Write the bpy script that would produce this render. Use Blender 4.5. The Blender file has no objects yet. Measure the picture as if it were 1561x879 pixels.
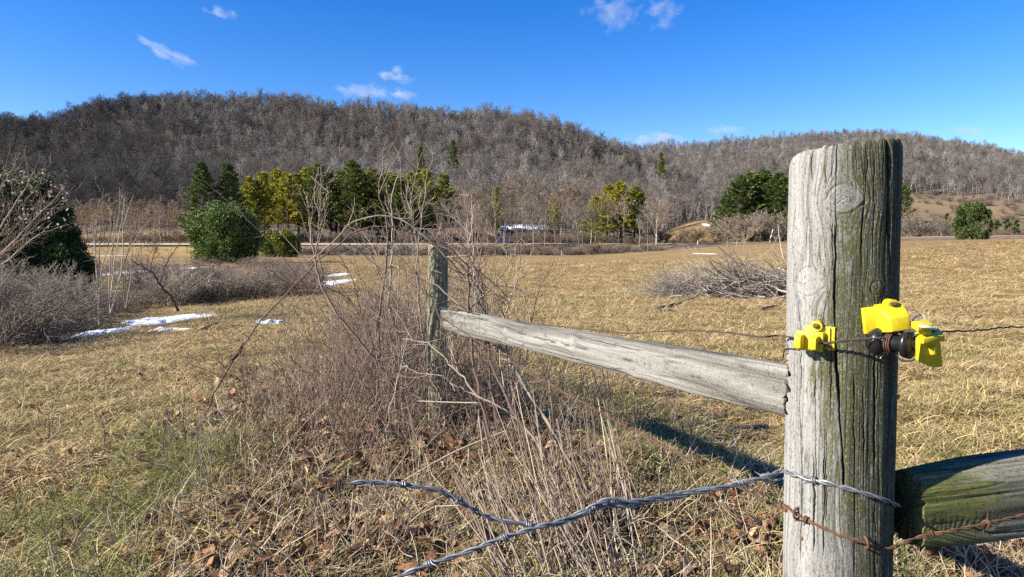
import bpy, math, random
import numpy as np
from mathutils import Vector, Euler, Matrix

scene = bpy.context.scene
COL = scene.collection
rad = math.radians
EYE = 1.15                       # camera height above the near ground
F_PX = 1040.0                    # focal length in photo pixels (photo 1561 x 879)
PITCH = math.atan(64.5 / F_PX)
SUN_AZ, SUN_EL = 251.0, 29.0     # degrees clockwise from +Y, above the horizon

UP = np.array([0, 0, 1.])
def unit(v): return v / max(np.linalg.norm(v), 1e-9)

# ------------------------------------------------------------------ noise
def _h(ix, iy, iz, seed):
    n = (ix.astype(np.int64) * 374761393 + iy.astype(np.int64) * 668265263 + iz.astype(np.int64) * 1274126177 + seed * 974711) & 0xffffffff
    n = ((n ^ (n >> 13)) * 1274126177) & 0xffffffff
    n = ((n ^ (n >> 16)) * 2246822519) & 0xffffffff
    n = n ^ (n >> 15)
    return (n & 0xffffff) / float(0xffffff)

def vnoise(x, y, z=0.0, seed=0):
    """value noise in -1..1"""
    x, y, z = np.broadcast_arrays(np.asarray(x, float), np.asarray(y, float), np.asarray(z, float))
    xi, yi, zi = np.floor(x), np.floor(y), np.floor(z)
    fx, fy, fz = x - xi, y - yi, z - zi
    fx, fy, fz = [f * f * f * (f * (f * 6 - 15) + 10) for f in (fx, fy, fz)]
    out = 0
    for dz in ((0, 1) if np.any(z) else (0,)):
        wz = fz if dz else 1 - fz
        for dy in (0, 1):
            wy = fy if dy else 1 - fy
            for dx in (0, 1):
                wx = fx if dx else 1 - fx
                out = out + _h(xi + dx, yi + dy, zi + dz, seed) * wx * wy * wz
    return out * 2 - 1

def fbm(x, y, z=0.0, oct=4, seed=0, gain=.5):
    a, s, t = 1.0, 0.0, 0.0
    x, y, z = np.asarray(x, float), np.asarray(y, float), np.asarray(z, float)
    for k in range(oct):
        s = s + a * vnoise(x * 2**k, y * 2**k, z * 2**k, seed + k * 17)
        t += a
        a *= gain
    return s / t

def sstep(a, b, x):
    t = np.clip((np.asarray(x, float) - a) / (b - a), 0, 1)
    return t * t * (3 - 2 * t)

# ------------------------------------------------------------------ camera rays
_cp, _sp = math.cos(PITCH), math.sin(PITCH)
CAM = np.array([0, 0, EYE])
def ray(px, py):
    cx, cy = (px - 780.5) / F_PX, (439.5 - py) / F_PX
    return np.array([cx, _cp + cy * _sp, -_sp + cy * _cp])
def P(px, py, D):
    """the world point D metres ahead (along +Y) that the photo shows at (px, py)"""
    v = ray(px, py)
    return CAM + v * (D / v[1])

# ------------------------------------------------------------------ terrain
H1X = [-900, -400, -100, 0, 80, 110, 160, 250, 300, 400, 500, 600, 690, 760, 820, 870, 960, 1020, 1080, 1130, 1200, 1400]
H1Y = [215, 200, 182, 182, 188, 184, 168, 155, 149, 151, 163, 168, 170, 180, 187, 200, 228, 258, 300, 335, 372, 374]
H2X = [-900, 500, 700, 850, 960, 1020, 1100, 1200, 1300, 1380, 1450, 1515, 1561, 1700, 2000, 2600]
H2Y = [300, 280, 255, 226, 221, 222, 213, 207, 204, 204, 215, 232, 244, 265, 300, 320]
def terrain(x, y, fine=True):
    x, y = np.broadcast_arrays(np.asarray(x, float), np.asarray(y, float))
    yp = np.maximum(y, 0)
    z = -1.38 * (1 - np.exp(-yp / 62.0))
    # fence line stands on a slight bank
    z = z + 0.13 * np.exp(-((x + .45 - (y - 3.8) * -.3) / 1.5)**2 - ((y - 3.8) / 2.2)**2)
    # ground falls away to the left
    z = z - 0.55 * sstep(-1.5, -14, x) * sstep(120, 40, yp) * sstep(0, 5, yp)
    # the field climbs to the right
    z = z + 3.15 * sstep(12, 75, x) * sstep(5, 78, yp) + 0.9 * sstep(60, 120, x) * sstep(40, 90, yp)
    # creek bottom and the road on its low bank
    zr = 1.95 + 2.3 * sstep(40, 150, x)
    w = sstep(184, 196, yp)
    field_end = z - 0.7 * sstep(181, 187, yp)
    z = field_end * (1 - w) + zr * w
    # hills
    Ysafe = np.maximum(yp, 1.0)
    col = 780.5 + F_PX * x / Ysafe
    e1 = np.interp(col, H1X, H1Y) + 25
    e2 = np.interp(col, H2X, H2Y) + 14
    z1 = EYE + (375 - e1) * 560 / F_PX
    z2 = EYE + (375 - e2) * 940 / F_PX
    t1 = np.clip((yp - 262) / (560 - 262), 0, 1)
    p1 = t1**1.25 * (1 - .22 * np.sin(t1 * math.pi)) 
    hill1 = np.maximum(z1 - zr, 0) * np.where(yp > 560, np.exp(-((yp - 560) / 260.)**2), p1)
    foot2 = 44 * sstep(250, 640, yp) * sstep(900, 1300, col) + 9 * sstep(235, 300, yp) * np.exp(-((col - 1070) / 75)**2)
    t2 = np.clip((yp - 520) / (940 - 520), 0, 1)
    hill2 = foot2 + np.maximum(z2 - zr - foot2, 0) * t2**1.2 * np.where(yp > 940, np.exp(-((yp - 940) / 500.)**2), 1)
    far = sstep(225, 300, yp)
    z = z + np.maximum(hill1, hill2 * sstep(230, 330, yp)) 
    z = z + far * 7.0 * fbm(x / 85, y / 85, seed=5, oct=3) * sstep(0, 40, hill1 + hill2)
    if fine:
        r = np.hypot(x, y)
        n = 0.07 * fbm(x / 1.3, y / 1.3, seed=1, oct=4) * sstep(60, 4, r)
        n = n + 0.068 * fbm(x / .33, y / .33, seed=2, oct=3) * sstep(22, 3, r)
        n = n + 0.12 * fbm(x / 9, y / 9, seed=3, oct=3) * sstep(200, 100, r)
        z = z + n
    return z

def ground(px, py, lo=1.6, hi=420.0):
    """where the photo's ray through (px, py) meets the ground"""
    v = ray(px, py)
    D = np.geomspace(lo, hi, 6000)
    pts = CAM[None, :] + v[None, :] * (D / v[1])[:, None]
    g = pts[:, 2] - terrain(pts[:, 0], pts[:, 1])
    k = np.argmax(g < 0) if np.any(g < 0) else len(D) - 1
    p = pts[k]
    return np.array([p[0], p[1], float(terrain(p[0], p[1]))])
def at_depth(px, D):
    """the ground point D metres ahead in the photo's column px"""
    x = (px - 780.5) / F_PX * D
    return np.array([x, D, float(terrain(x, D))])

# ------------------------------------------------------------------ materials
def new_mat(name):
    m = bpy.data.materials.new(name); m.use_nodes = True
    nt = m.node_tree
    return m, nt, nt.nodes, nt.links, nt.nodes['Principled BSDF']
def ramp(nodes, stops):
    r = nodes.new('ShaderNodeValToRGB'); e = r.color_ramp.elements
    e[0].position, e[0].color = stops[0][0], (*stops[0][1], 1)
    e[1].position, e[1].color = stops[-1][0], (*stops[-1][1], 1)
    for p, c in stops[1:-1]:
        k = e.new(p); k.color = (*c, 1)
    return r
def noise_node(nodes, scale, detail=4, rough=.55, dim='3D'):
    n = nodes.new('ShaderNodeTexNoise'); n.noise_dimensions = dim
    n.inputs['Scale'].default_value = scale; n.inputs['Detail'].default_value = detail; n.inputs['Roughness'].default_value = rough
    return n
def mixc(nt, fac, a, b, mode='MIX'):
    m = nt.nodes.new('ShaderNodeMix'); m.data_type = 'RGBA'; m.blend_type = mode
    def put(sock, v):
        if isinstance(v, tuple): sock.default_value = (*v, 1) if len(v) == 3 else v
        elif isinstance(v, (int, float)): sock.default_value = v
        else: nt.links.new(v, sock)
    put(m.inputs[0], fac); put(m.inputs[6], a); put(m.inputs[7], b)
    return m.outputs[2]
def attr(nodes, name):
    a = nodes.new('ShaderNodeAttribute'); a.attribute_name = name
    return a
def math_node(nt, op, a, b=None, clamp=False):
    m = nt.nodes.new('ShaderNodeMath'); m.operation = op; m.use_clamp = clamp
    for k, v in enumerate((a, b)):
        if v is None: continue
        if isinstance(v, (int, float)): m.inputs[k].default_value = v
        else: nt.links.new(v, m.inputs[k])
    return m.outputs[0]
def coords(nt, scale=(1, 1, 1), out='Object'):
    t = nt.nodes.new('ShaderNodeTexCoord'); mp = nt.nodes.new('ShaderNodeMapping')
    mp.inputs['Scale'].default_value = scale
    nt.links.new(t.outputs[out], mp.inputs['Vector'])
    return mp.outputs[0]

def varied_mat(name, stops, rough=.85, per_object=.0, trans=0.0, spec=.2, tint=False):
    """colour picked per piece (attribute 'rnd') plus a per-object shift"""
    m, nt, N, L, b = new_mat(name)
    a = attr(N, 'rnd')
    f = a.outputs['Fac']
    if per_object:
        oi = N.new('ShaderNodeObjectInfo')
        f = math_node(nt, 'ADD', math_node(nt, 'MULTIPLY', f, 1 - per_object), math_node(nt, 'MULTIPLY', oi.outputs['Random'], per_object))
    r = ramp(N, stops); L.new(f, r.inputs[0])
    c = r.outputs[0]
    if tint:
        oi2 = N.new('ShaderNodeObjectInfo')
        c = mixc(nt, 1.0, c, oi2.outputs['Color'], 'MULTIPLY')
    L.new(c, b.inputs['Base Color'])
    b.inputs['Roughness'].default_value = rough
    b.inputs['Specular IOR Level'].default_value = spec
    if trans:
        t = N.new('ShaderNodeBsdfTranslucent'); L.new(c, t.inputs[0])
        mx = N.new('ShaderNodeMixShader'); mx.inputs[0].default_value = trans
        L.new(b.outputs[0], mx.inputs[1]); L.new(t.outputs[0], mx.inputs[2])
        L.new(mx.outputs[0], N['Material Output'].inputs[0])
    return m

# ------------------------------------------------------------------ mesh building
class Buf:
    """collects quads and tubes with a per-vertex random value; build() links one mesh object"""
    def __init__(s):
        s.v, s.f, s.t, s.r, s.n = [], [], [], [], 0
    def add(s, v, f, r=0.0):
        v = np.asarray(v, float).reshape(-1, 3); f = np.asarray(f, int)
        (s.f if f.shape[1] == 4 else s.t).append(f + s.n)
        s.v.append(v); s.r.append(np.broadcast_to(np.asarray(r, float), (len(v),)))
        s.n += len(v)
    def tube(s, pts, radii, k=5, r=0.0, cap=True):
        p = np.asarray(pts, float); n = len(p)
        radii = np.broadcast_to(np.asarray(radii, float), (n,))
        t = np.gradient(p, axis=0); t /= np.maximum(np.linalg.norm(t, axis=1, keepdims=True), 1e-9)
        ref = np.array([0, 0, 1.]) if abs(t[:, 2]).mean() < .8 else np.array([1., 0, 0])
        a = np.cross(t, ref); a /= np.maximum(np.linalg.norm(a, axis=1, keepdims=True), 1e-9)
        b = np.cross(t, a)
        th = np.arange(k) / k * 2 * math.pi
        v = p[:, None, :] + radii[:, None, None] * (np.cos(th)[None, :, None] * a[:, None, :] + np.sin(th)[None, :, None] * b[:, None, :])
        i = np.arange(n - 1)[:, None] * k; j = np.arange(k)[None, :]; j2 = (j + 1) % k
        f = np.stack([i + j, i + j2, i + k + j2, i + k + j], -1).reshape(-1, 4)
        s.add(v.reshape(-1, 3), f, r)
        if cap:
            for ring, flip in ((0, 1), (n - 1, 0)):
                c = p[ring]; base = s.n
                idx = np.arange(k)
                tri = np.stack([np.full(k, k), idx, (idx + 1) % k], -1)
                if flip: tri = tri[:, ::-1]
                s.add(np.vstack([v[ring], c]), tri, r)
    def box(s, c, size, R=None, r=0.0):
        sx, sy, sz = np.asarray(size) / 2
        v = np.array([(x, y, z) for x in (-sx, sx) for y in (-sy, sy) for z in (-sz, sz)])
        if R is not None: v = v @ np.asarray(R).T
        f = [(0, 1, 3, 2), (4, 6, 7, 5), (0, 4, 5, 1), (2, 3, 7, 6), (0, 2, 6, 4), (1, 5, 7, 3)]
        s.add(v + np.asarray(c), f, r)
    def mesh(s, name, mat=None, smooth=False):
        v = np.vstack(s.v) if s.v else np.zeros((0, 3))
        q = np.vstack(s.f) if s.f else np.zeros((0, 4), int)
        t = np.vstack(s.t) if s.t else np.zeros((0, 3), int)
        me = make_mesh(name, v, q, t, smooth)
        a = me.attributes.new('rnd', 'FLOAT', 'POINT')
        a.data.foreach_set('value', np.concatenate(s.r).astype(np.float32) if s.r else [])
        if mat: me.materials.append(mat)
        return me
    def build(s, name, mat=None, parent=None, smooth=False):
        return link(name, s.mesh(name, mat, smooth), parent)

def make_mesh(name, v, q, t=None, smooth=False):
    t = np.zeros((0, 3), int) if t is None else t
    me = bpy.data.meshes.new(name)
    me.vertices.add(len(v)); me.vertices.foreach_set('co', np.ascontiguousarray(v, dtype=np.float32).ravel())
    loops = np.concatenate([q.ravel(), t.ravel()]).astype(np.int32)
    me.loops.add(len(loops)); me.loops.foreach_set('vertex_index', loops)
    nq, ntri = len(q), len(t)
    start = np.concatenate([np.arange(nq) * 4, nq * 4 + np.arange(ntri) * 3]).astype(np.int32)
    me.polygons.add(nq + ntri); me.polygons.foreach_set('loop_start', start)
    if smooth: me.polygons.foreach_set('use_smooth', np.ones(nq + ntri, bool))
    me.update(calc_edges=True); me.validate()
    return me

def link(name, me, parent=None):
    o = bpy.data.objects.new(name, me); COL.objects.link(o)
    if parent is not None: o.parent = parent
    return o
def tag(o, label=None, cat=None, group=None, kind=None):
    for k, v in (('label', label), ('category', cat), ('group', group), ('kind', kind)):
        if v: o[k] = v
    return o
def thing(name, label, cat, loc=(0, 0, 0), rz=0.0, group=None):
    o = bpy.data.objects.new(name, None); COL.objects.link(o)
    o.empty_display_size = .1
    o.location = loc; o.rotation_euler = (0, 0, rz)
    return tag(o, label, cat, group)
def dup(root, loc, rz=0.0, scale=1.0, label=None, color=None):
    """a copy of a thing with copies of its parts (mesh data shared)"""
    r = root.copy(); COL.objects.link(r)
    r.location = loc; r.rotation_euler = (0, 0, rz); r.scale = (scale,) * 3 if isinstance(scale, (int, float)) else scale
    if label: r['label'] = label
    for ch in list(root.children):
        c = ch.copy(); COL.objects.link(c); c.parent = r
        if color: c.color = color
        for g in list(ch.children):
            d = g.copy(); COL.objects.link(d); d.parent = c
    return r

def scatter(name, pts, rot, scl, protos, kind='stuff', label=None, cat=None, rng=None, pick=None):
    """one object that instances small pieces (grass, leaves, a far wood) on points"""
    n = len(pts)
    me = bpy.data.meshes.new(name)
    me.vertices.add(n); me.vertices.foreach_set('co', np.ascontiguousarray(pts, dtype=np.float32).ravel())
    a = me.attributes.new('rot', 'FLOAT_VECTOR', 'POINT'); a.data.foreach_set('vector', np.ascontiguousarray(rot, dtype=np.float32).ravel())
    a = me.attributes.new('scl', 'FLOAT', 'POINT'); a.data.foreach_set('value', np.ascontiguousarray(scl, dtype=np.float32))
    a = me.attributes.new('pick', 'INT', 'POINT'); a.data.foreach_set('value', ((rng or np.random.default_rng(3)).integers(0, len(protos), n) if pick is None else pick).astype(np.int32))
    o = link(name, me)
    tag(o, label, cat, None, kind)
    col = bpy.data.collections.new(name + '_pieces')
    for m in protos:
        col.objects.link(bpy.data.objects.new(m.name, m))
    g = bpy.data.node_groups.new(name + '_scatter', 'GeometryNodeTree')
    g.interface.new_socket('Geometry', in_out='INPUT', socket_type='NodeSocketGeometry')
    g.interface.new_socket('Geometry', in_out='OUTPUT', socket_type='NodeSocketGeometry')
    N, L = g.nodes, g.links
    gi, go = N.new('NodeGroupInput'), N.new('NodeGroupOutput')
    iop = N.new('GeometryNodeInstanceOnPoints'); iop.inputs['Pick Instance'].default_value = True
    ci = N.new('GeometryNodeCollectionInfo'); ci.inputs['Collection'].default_value = col
    ci.inputs['Separate Children'].default_value = True; ci.inputs['Reset Children'].default_value = True
    def named(nm, t):
        k = N.new('GeometryNodeInputNamedAttribute'); k.data_type = t; k.inputs['Name'].default_value = nm
        return [s for s in k.outputs if s.enabled and s.name == 'Attribute'][0]
    m2p = N.new('GeometryNodeMeshToPoints')
    L.new(gi.outputs[0], m2p.inputs[0]); L.new(m2p.outputs[0], iop.inputs['Points'])
    L.new(ci.outputs[0], iop.inputs['Instance'])
    e = N.new('FunctionNodeEulerToRotation'); L.new(named('rot', 'FLOAT_VECTOR'), e.inputs[0]); L.new(e.outputs[0], iop.inputs['Rotation'])
    L.new(named('scl', 'FLOAT'), iop.inputs['Scale']); L.new(named('pick', 'INT'), iop.inputs['Instance Index'])
    L.new(iop.outputs[0], go.inputs[0])
    md = o.modifiers.new('scatter', 'NODES'); md.node_group = g
    return o

def smooth_path(pts, n):
    """Catmull-Rom through the given points, n samples"""
    p = np.asarray(pts, float)
    p = np.vstack([2 * p[0] - p[1], p, 2 * p[-1] - p[-2]])
    u = np.linspace(0, len(p) - 3 - 1e-6, n); i = u.astype(int); t = (u - i)[:, None]
    a, b, c, d = p[i], p[i + 1], p[i + 2], p[i + 3]
    return .5 * (2 * b + (c - a) * t + (2 * a - 5 * b + 4 * c - d) * t**2 + (3 * b - a - 3 * c + d) * t**3)
# ------------------------------------------------------------------ world, sun, camera
world = bpy.data.worlds.new("World"); scene.world = world; world.use_nodes = True
wn, wl = world.node_tree.nodes, world.node_tree.links
sky = wn.new('ShaderNodeTexSky'); sky.sky_type = 'NISHITA'; sky.sun_disc = False
sky.sun_elevation = rad(SUN_EL); sky.sun_rotation = rad(SUN_AZ)
sky.altitude = 300; sky.air_density = 1.0; sky.dust_density = 0.25; sky.ozone_density = 3.0
hs = wn.new('ShaderNodeHueSaturation'); hs.inputs['Saturation'].default_value = 1.42; hs.inputs['Hue'].default_value = .517
bg = wn['Background']; bg.inputs[1].default_value = 0.084
wl.new(sky.outputs[0], hs.inputs['Color']); wl.new(hs.outputs[0], bg.inputs[0])

sl = bpy.data.lights.new('sun', 'SUN'); sl.energy = 5.0; sl.angle = rad(.53); sl.color = (1.0, .93, .80)
so = bpy.data.objects.new('sun', sl); COL.objects.link(so)
sv = Vector((math.sin(rad(SUN_AZ)) * math.cos(rad(SUN_EL)), math.cos(rad(SUN_AZ)) * math.cos(rad(SUN_EL)), math.sin(rad(SUN_EL))))
so.rotation_euler = sv.to_track_quat('Z', 'Y').to_euler()
so.location = sv * 60

cd = bpy.data.cameras.new('camera'); cam = bpy.data.objects.new('camera', cd); COL.objects.link(cam)
cd.sensor_width = 36; cd.lens = F_PX / 1561 * 36; cd.clip_end = 8000; cd.clip_start = .05
cam.location = CAM; cam.rotation_euler = (math.pi / 2 - PITCH, 0, 0)
scene.camera = cam
scene.view_settings.view_transform = 'Standard'; scene.view_settings.look = 'None'
scene.view_settings.exposure = 1.32; scene.view_settings.gamma = 1.0
scene.cycles.max_bounces = 5; scene.cycles.diffuse_bounces = 2; scene.cycles.transparent_max_bounces = 6
scene.cycles.use_denoising = False

# ------------------------------------------------------------------ ground sheet
def build_ground():
    front = np.radians(np.linspace(-52, 52, 560))
    back = np.radians(np.linspace(52, 308, 70))[1:-1]
    az = np.concatenate([front, back]); k = len(az)
    rr = np.concatenate([[.25], np.geomspace(.5, 3600, 640)]); n = len(rr)
    X = rr[:, None] * np.sin(az)[None]; Y = rr[:, None] * np.cos(az)[None]
    Z = terrain(X, Y)
    v = np.stack([X, Y, Z], -1).reshape(-1, 3)
    i = np.arange(n - 1)[:, None] * k; j = np.arange(k)[None]; j2 = (j + 1) % k
    q = np.stack([i + j, i + k + j, i + k + j2, i + j2], -1).reshape(-1, 4)
    c = np.array([[0, 0, float(terrain(0, 0))]])
    v = np.vstack([v, c]); ci = len(v) - 1
    jj = np.arange(k); t = np.stack([np.full(k, ci), jj, (jj + 1) % k], -1)[:, ::-1]
    me = make_mesh('ground', v, q, t, True)
    x, y = v[:, 0], v[:, 1]
    col = 780.5 + F_PX * x / np.maximum(y, 1)
    wood = np.maximum(wood_mask(x, y), .62 * sstep(1300, 1390, col) * sstep(215, 250, y) * (.75 + .5 * fbm(x / 12, y / 20, seed=23)))
    wood = np.clip(np.maximum(wood, .75 * sstep(204, 212, y) * sstep(1020, 980, col) * sstep(440, 480, col)), 0, 1)
    a = me.attributes.new('wood', 'FLOAT', 'POINT'); a.data.foreach_set('value', wood.astype(np.float32))
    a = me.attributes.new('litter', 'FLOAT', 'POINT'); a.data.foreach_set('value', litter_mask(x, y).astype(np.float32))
    bank = sstep(181, 184, y) * sstep(195, 191, y) * sstep(380, 470, col)
    a = me.attributes.new('bank', 'FLOAT', 'POINT'); a.data.foreach_set('value', bank.astype(np.float32))
    o = link('ground', me); tag(o, kind='structure')
    return o

def wood_mask(x, y):
    col = 780.5 + F_PX * x / np.maximum(y, 1)
    edge = 285 + 14 * fbm(x / 25, y / 25, seed=9) + 60 * sstep(120, 260, col) * sstep(330, 270, col) * 0 
    edge = edge + 10 * np.exp(-((col - 190) / 90)**2)
    edge = edge + 45 * np.exp(-((col - 1060) / 55)**2) + 250 * sstep(1240, 1370, col) - 60 * sstep(1480, 1561, col)
    edge = edge + 10 * fbm(x / 14, y / 14, seed=19)
    return np.maximum(sstep(-4, 10, y - edge), 0)
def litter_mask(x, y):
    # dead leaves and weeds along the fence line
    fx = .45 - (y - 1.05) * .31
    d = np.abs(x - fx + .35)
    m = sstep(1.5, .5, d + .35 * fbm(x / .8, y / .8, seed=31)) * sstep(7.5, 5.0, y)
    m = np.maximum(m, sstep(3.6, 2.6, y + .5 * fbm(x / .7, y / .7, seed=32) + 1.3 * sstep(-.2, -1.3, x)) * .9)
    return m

def ground_mat():
    m, nt, N, L, b = new_mat('ground_cover')
    co = coords(nt)
    big = noise_node(N, .09, 5, .6); L.new(co, big.inputs[0])
    mid = noise_node(N, 1.1, 6, .65); L.new(co, mid.inputs[0])
    fin = noise_node(N, 14, 6, .7); L.new(co, fin.inputs[0])
    st = coords(nt, (.025, .16, .1)); band = noise_node(N, 1.0, 5, .6); L.new(st, band.inputs[0])
    straw = ramp(N, [(.25, (.075, .05, .023)), (.42, (.225, .157, .072)), (.58, (.325, .237, .113)), (.75, (.43, .33, .175))])
    f = math_node(nt, 'ADD', math_node(nt, 'MULTIPLY', mid.outputs[0], .4), math_node(nt, 'MULTIPLY', fin.outputs[0], .6))
    L.new(f, straw.inputs[0])
    # far bands of browner and paler grass
    br = ramp(N, [(.36, (.62, .52, .43)), (.5, (.92, .84, .74)), (.64, (1, 1, .95))])
    L.new(math_node(nt, 'ADD', math_node(nt, 'MULTIPLY', band.outputs[0], .6), math_node(nt, 'MULTIPLY', big.outputs[0], .4)), br.inputs[0])
    c = mixc(nt, .9, straw.outputs[0], br.outputs[0], 'MULTIPLY')
    # bare brown spots and old hay wisps in the pasture
    sp1 = noise_node(N, 1.0, 7, .72); L.new(coords(nt, (.35, .8, .5)), sp1.inputs[0])
    spr = N.new('ShaderNodeMapRange'); spr.inputs[1].default_value = .54; spr.inputs[2].default_value = .66; L.new(sp1.outputs[0], spr.inputs[0])
    c = mixc(nt, math_node(nt, 'MULTIPLY', spr.outputs[0], .6), c, (.15, .098, .058))
    sp2 = noise_node(N, 1.0, 6, .7); L.new(coords(nt, (.5, 1.7, 1)), sp2.inputs[0])
    spr2 = N.new('ShaderNodeMapRange'); spr2.inputs[1].default_value = .57; spr2.inputs[2].default_value = .68; L.new(sp2.outputs[0], spr2.inputs[0])
    c = mixc(nt, math_node(nt, 'MULTIPLY', spr2.outputs[0], .5), c, (.50, .41, .245))
    # wood floor: brown leaf litter
    wf = ramp(N, [(.3, (.075, .058, .045)), (.5, (.14, .11, .085)), (.7, (.22, .175, .135))]); L.new(mid.outputs[0], wf.inputs[0])
    c = mixc(nt, attr(N, 'wood').outputs['Fac'], c, wf.outputs[0])
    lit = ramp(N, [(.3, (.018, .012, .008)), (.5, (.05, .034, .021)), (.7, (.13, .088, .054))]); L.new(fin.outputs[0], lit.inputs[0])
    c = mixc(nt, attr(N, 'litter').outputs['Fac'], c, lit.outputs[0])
    c = mixc(nt, attr(N, 'bank').outputs['Fac'], c, wf.outputs[0])
    L.new(c, b.inputs['Base Color'])
    b.inputs['Roughness'].default_value = .95; b.inputs['Specular IOR Level'].default_value = .1
    bp = N.new('ShaderNodeBump'); bp.inputs['Strength'].default_value = .7; bp.inputs['Distance'].default_value = .05
    L.new(f, bp.inputs['Height']); L.new(bp.outputs[0], b.inputs['Normal'])
    return m
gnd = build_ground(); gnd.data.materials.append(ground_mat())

# ------------------------------------------------------------------ road along the valley
def build_road():
    xs = np.linspace(-420, 420, 420)
    ys = 199.0 + 2.0 * np.sin(xs / 90)
    rows = []
    for off in np.linspace(-3.1, 3.1, 7):
        z = np.max([terrain(xs, ys + o2, False) for o2 in (-3.1, 0, 3.1)], axis=0) + .10 - .02 * abs(off) / 3
        rows.append(np.stack([xs, ys + off, z], -1))
    v = np.stack(rows, 1); n, k = v.shape[:2]
    i = np.arange(n - 1)[:, None] * k; j = np.arange(k - 1)[None]
    q = np.stack([i + j, i + k + j, i + k + j + 1, i + j + 1], -1).reshape(-1, 4)[:, ::-1]
    # road shoulders fall to the ground
    side = []
    B = Buf(); B.add(v.reshape(-1, 3), q)
    for e, s in ((0, -1), (k - 1, 1)):
        a = v[:, e]; w = a + np.array([0, s * 2.0, -.55])
        vv = np.concatenate([a, w]); m = len(a); ii = np.arange(m - 1)
        qq = np.stack([ii, ii + 1, ii + m + 1, ii + m], -1)
        if s < 0: qq = qq[:, ::-1]
        B.add(vv, qq[:, ::-1])
    m, nt, N, L, b = new_mat('gravel_road')
    co = coords(nt, (.3, 1.2, 1)); nz = noise_node(N, 1, 5); L.new(co, nz.inputs[0])
    r = ramp(N, [(.3, (.25, .21, .165)), (.7, (.37, .32, .255))]); L.new(nz.outputs[0], r.inputs[0]); L.new(r.outputs[0], b.inputs['Base Color'])
    b.inputs['Roughness'].default_value = .95
    o = B.build('road', m, smooth=True); tag(o, kind='structure')
build_road()
# ------------------------------------------------------------------ tree generators
def perp_dir(d, angle, spin):
    ref = UP if abs(d[2]) < .9 else np.array([1., 0, 0])
    a = unit(np.cross(d, ref)); b = np.cross(d, a)
    side = a * math.cos(spin) + b * math.sin(spin)
    return unit(d * math.cos(angle) + side * math.sin(angle))
def wander(rng, p, d, length, n, wob=.25, lift=.0):
    pts = [p]; d = d.copy(); s = length / (n - 1)
    for _ in range(n - 1):
        d = unit(d + rng.normal(0, wob, 3) / math.sqrt(n) + UP * lift / n)
        p = p + d * s; pts.append(p)
    return np.array(pts)

def bare_crown(rng, H, trunk_frac=.45, r0=.22, limbs=11, subs=7, twigs=6, spread=.42, twig_r=.018, fine=2, ang=(28, 62), lean=.0):
    """trunk and branches of a leafless tree of height H; returns (trunk Buf, branch Buf)"""
    T, B = Buf(), Buf()
    d0 = unit(np.array([rng.normal(0, .05) + lean, rng.normal(0, .05), 1]))
    tr = wander(rng, np.zeros(3), d0, H * .9, 9, .16, .25)
    T.tube(tr, np.linspace(r0, r0 * .12, 9), 6, rng.random(), cap=False)
    def at(path, t):
        u = t * (len(path) - 1); i = min(int(u), len(path) - 2); f = u - i
        return path[i] * (1 - f) + path[i + 1] * f, unit(path[i + 1] - path[i])
    for k in range(limbs):
        t = trunk_frac + (1 - trunk_frac) * (k + rng.random()) / limbs * .97
        p, d = at(tr, t)
        L1 = H * spread * (1.15 - .8 * (t - trunk_frac) / (1 - trunk_frac)) * rng.uniform(.7, 1.1)
        d1 = perp_dir(d, rad(rng.uniform(*ang)), k * 2.4 + rng.normal(0, .4))
        l1 = wander(rng, p, d1, L1, 6, .35, .55)
        r1 = r0 * .42 * (1.15 - t * .8)
        B.tube(l1, np.linspace(r1, r1 * .25, 6), 4, rng.random(), cap=False)
        for j in range(subs):
            t2 = .25 + .75 * (j + rng.random()) / subs
            p2, dd = at(l1, min(t2, .999))
            L2 = L1 * .5 * (1.25 - t2 * .7) * rng.uniform(.7, 1.2)
            l2 = wander(rng, p2, perp_dir(dd, rad(rng.uniform(25, 60)), rng.uniform(0, 6.28)), L2, 4, .35, .4)
            B.tube(l2, np.linspace(r1 * .38, twig_r, 4), 3, rng.random(), cap=False)
            for q in range(twigs):
                t3 = .2 + .8 * (q + rng.random()) / twigs
                p3, d3 = at(l2, min(t3, .999))
                L3 = L2 * .55 * rng.uniform(.6, 1.2)
                l3 = wander(rng, p3, perp_dir(d3, rad(rng.uniform(22, 55)), rng.uniform(0, 6.28)), L3, 3, .3, .35)
                B.tube(l3, [twig_r, twig_r * .9, twig_r * .5], 3, rng.random(), cap=False)
                for w in range(fine):
                    p4, d4 = at(l3, rng.uniform(.2, .95))
                    l4 = wander(rng, p4, perp_dir(d4, rad(rng.uniform(20, 50)), rng.uniform(0, 6.28)), L3 * .6, 2, .2, .2)
                    B.tube(l4, [twig_r * .8, twig_r * .4], 3, rng.random(), cap=False)
    return T, B

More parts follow.
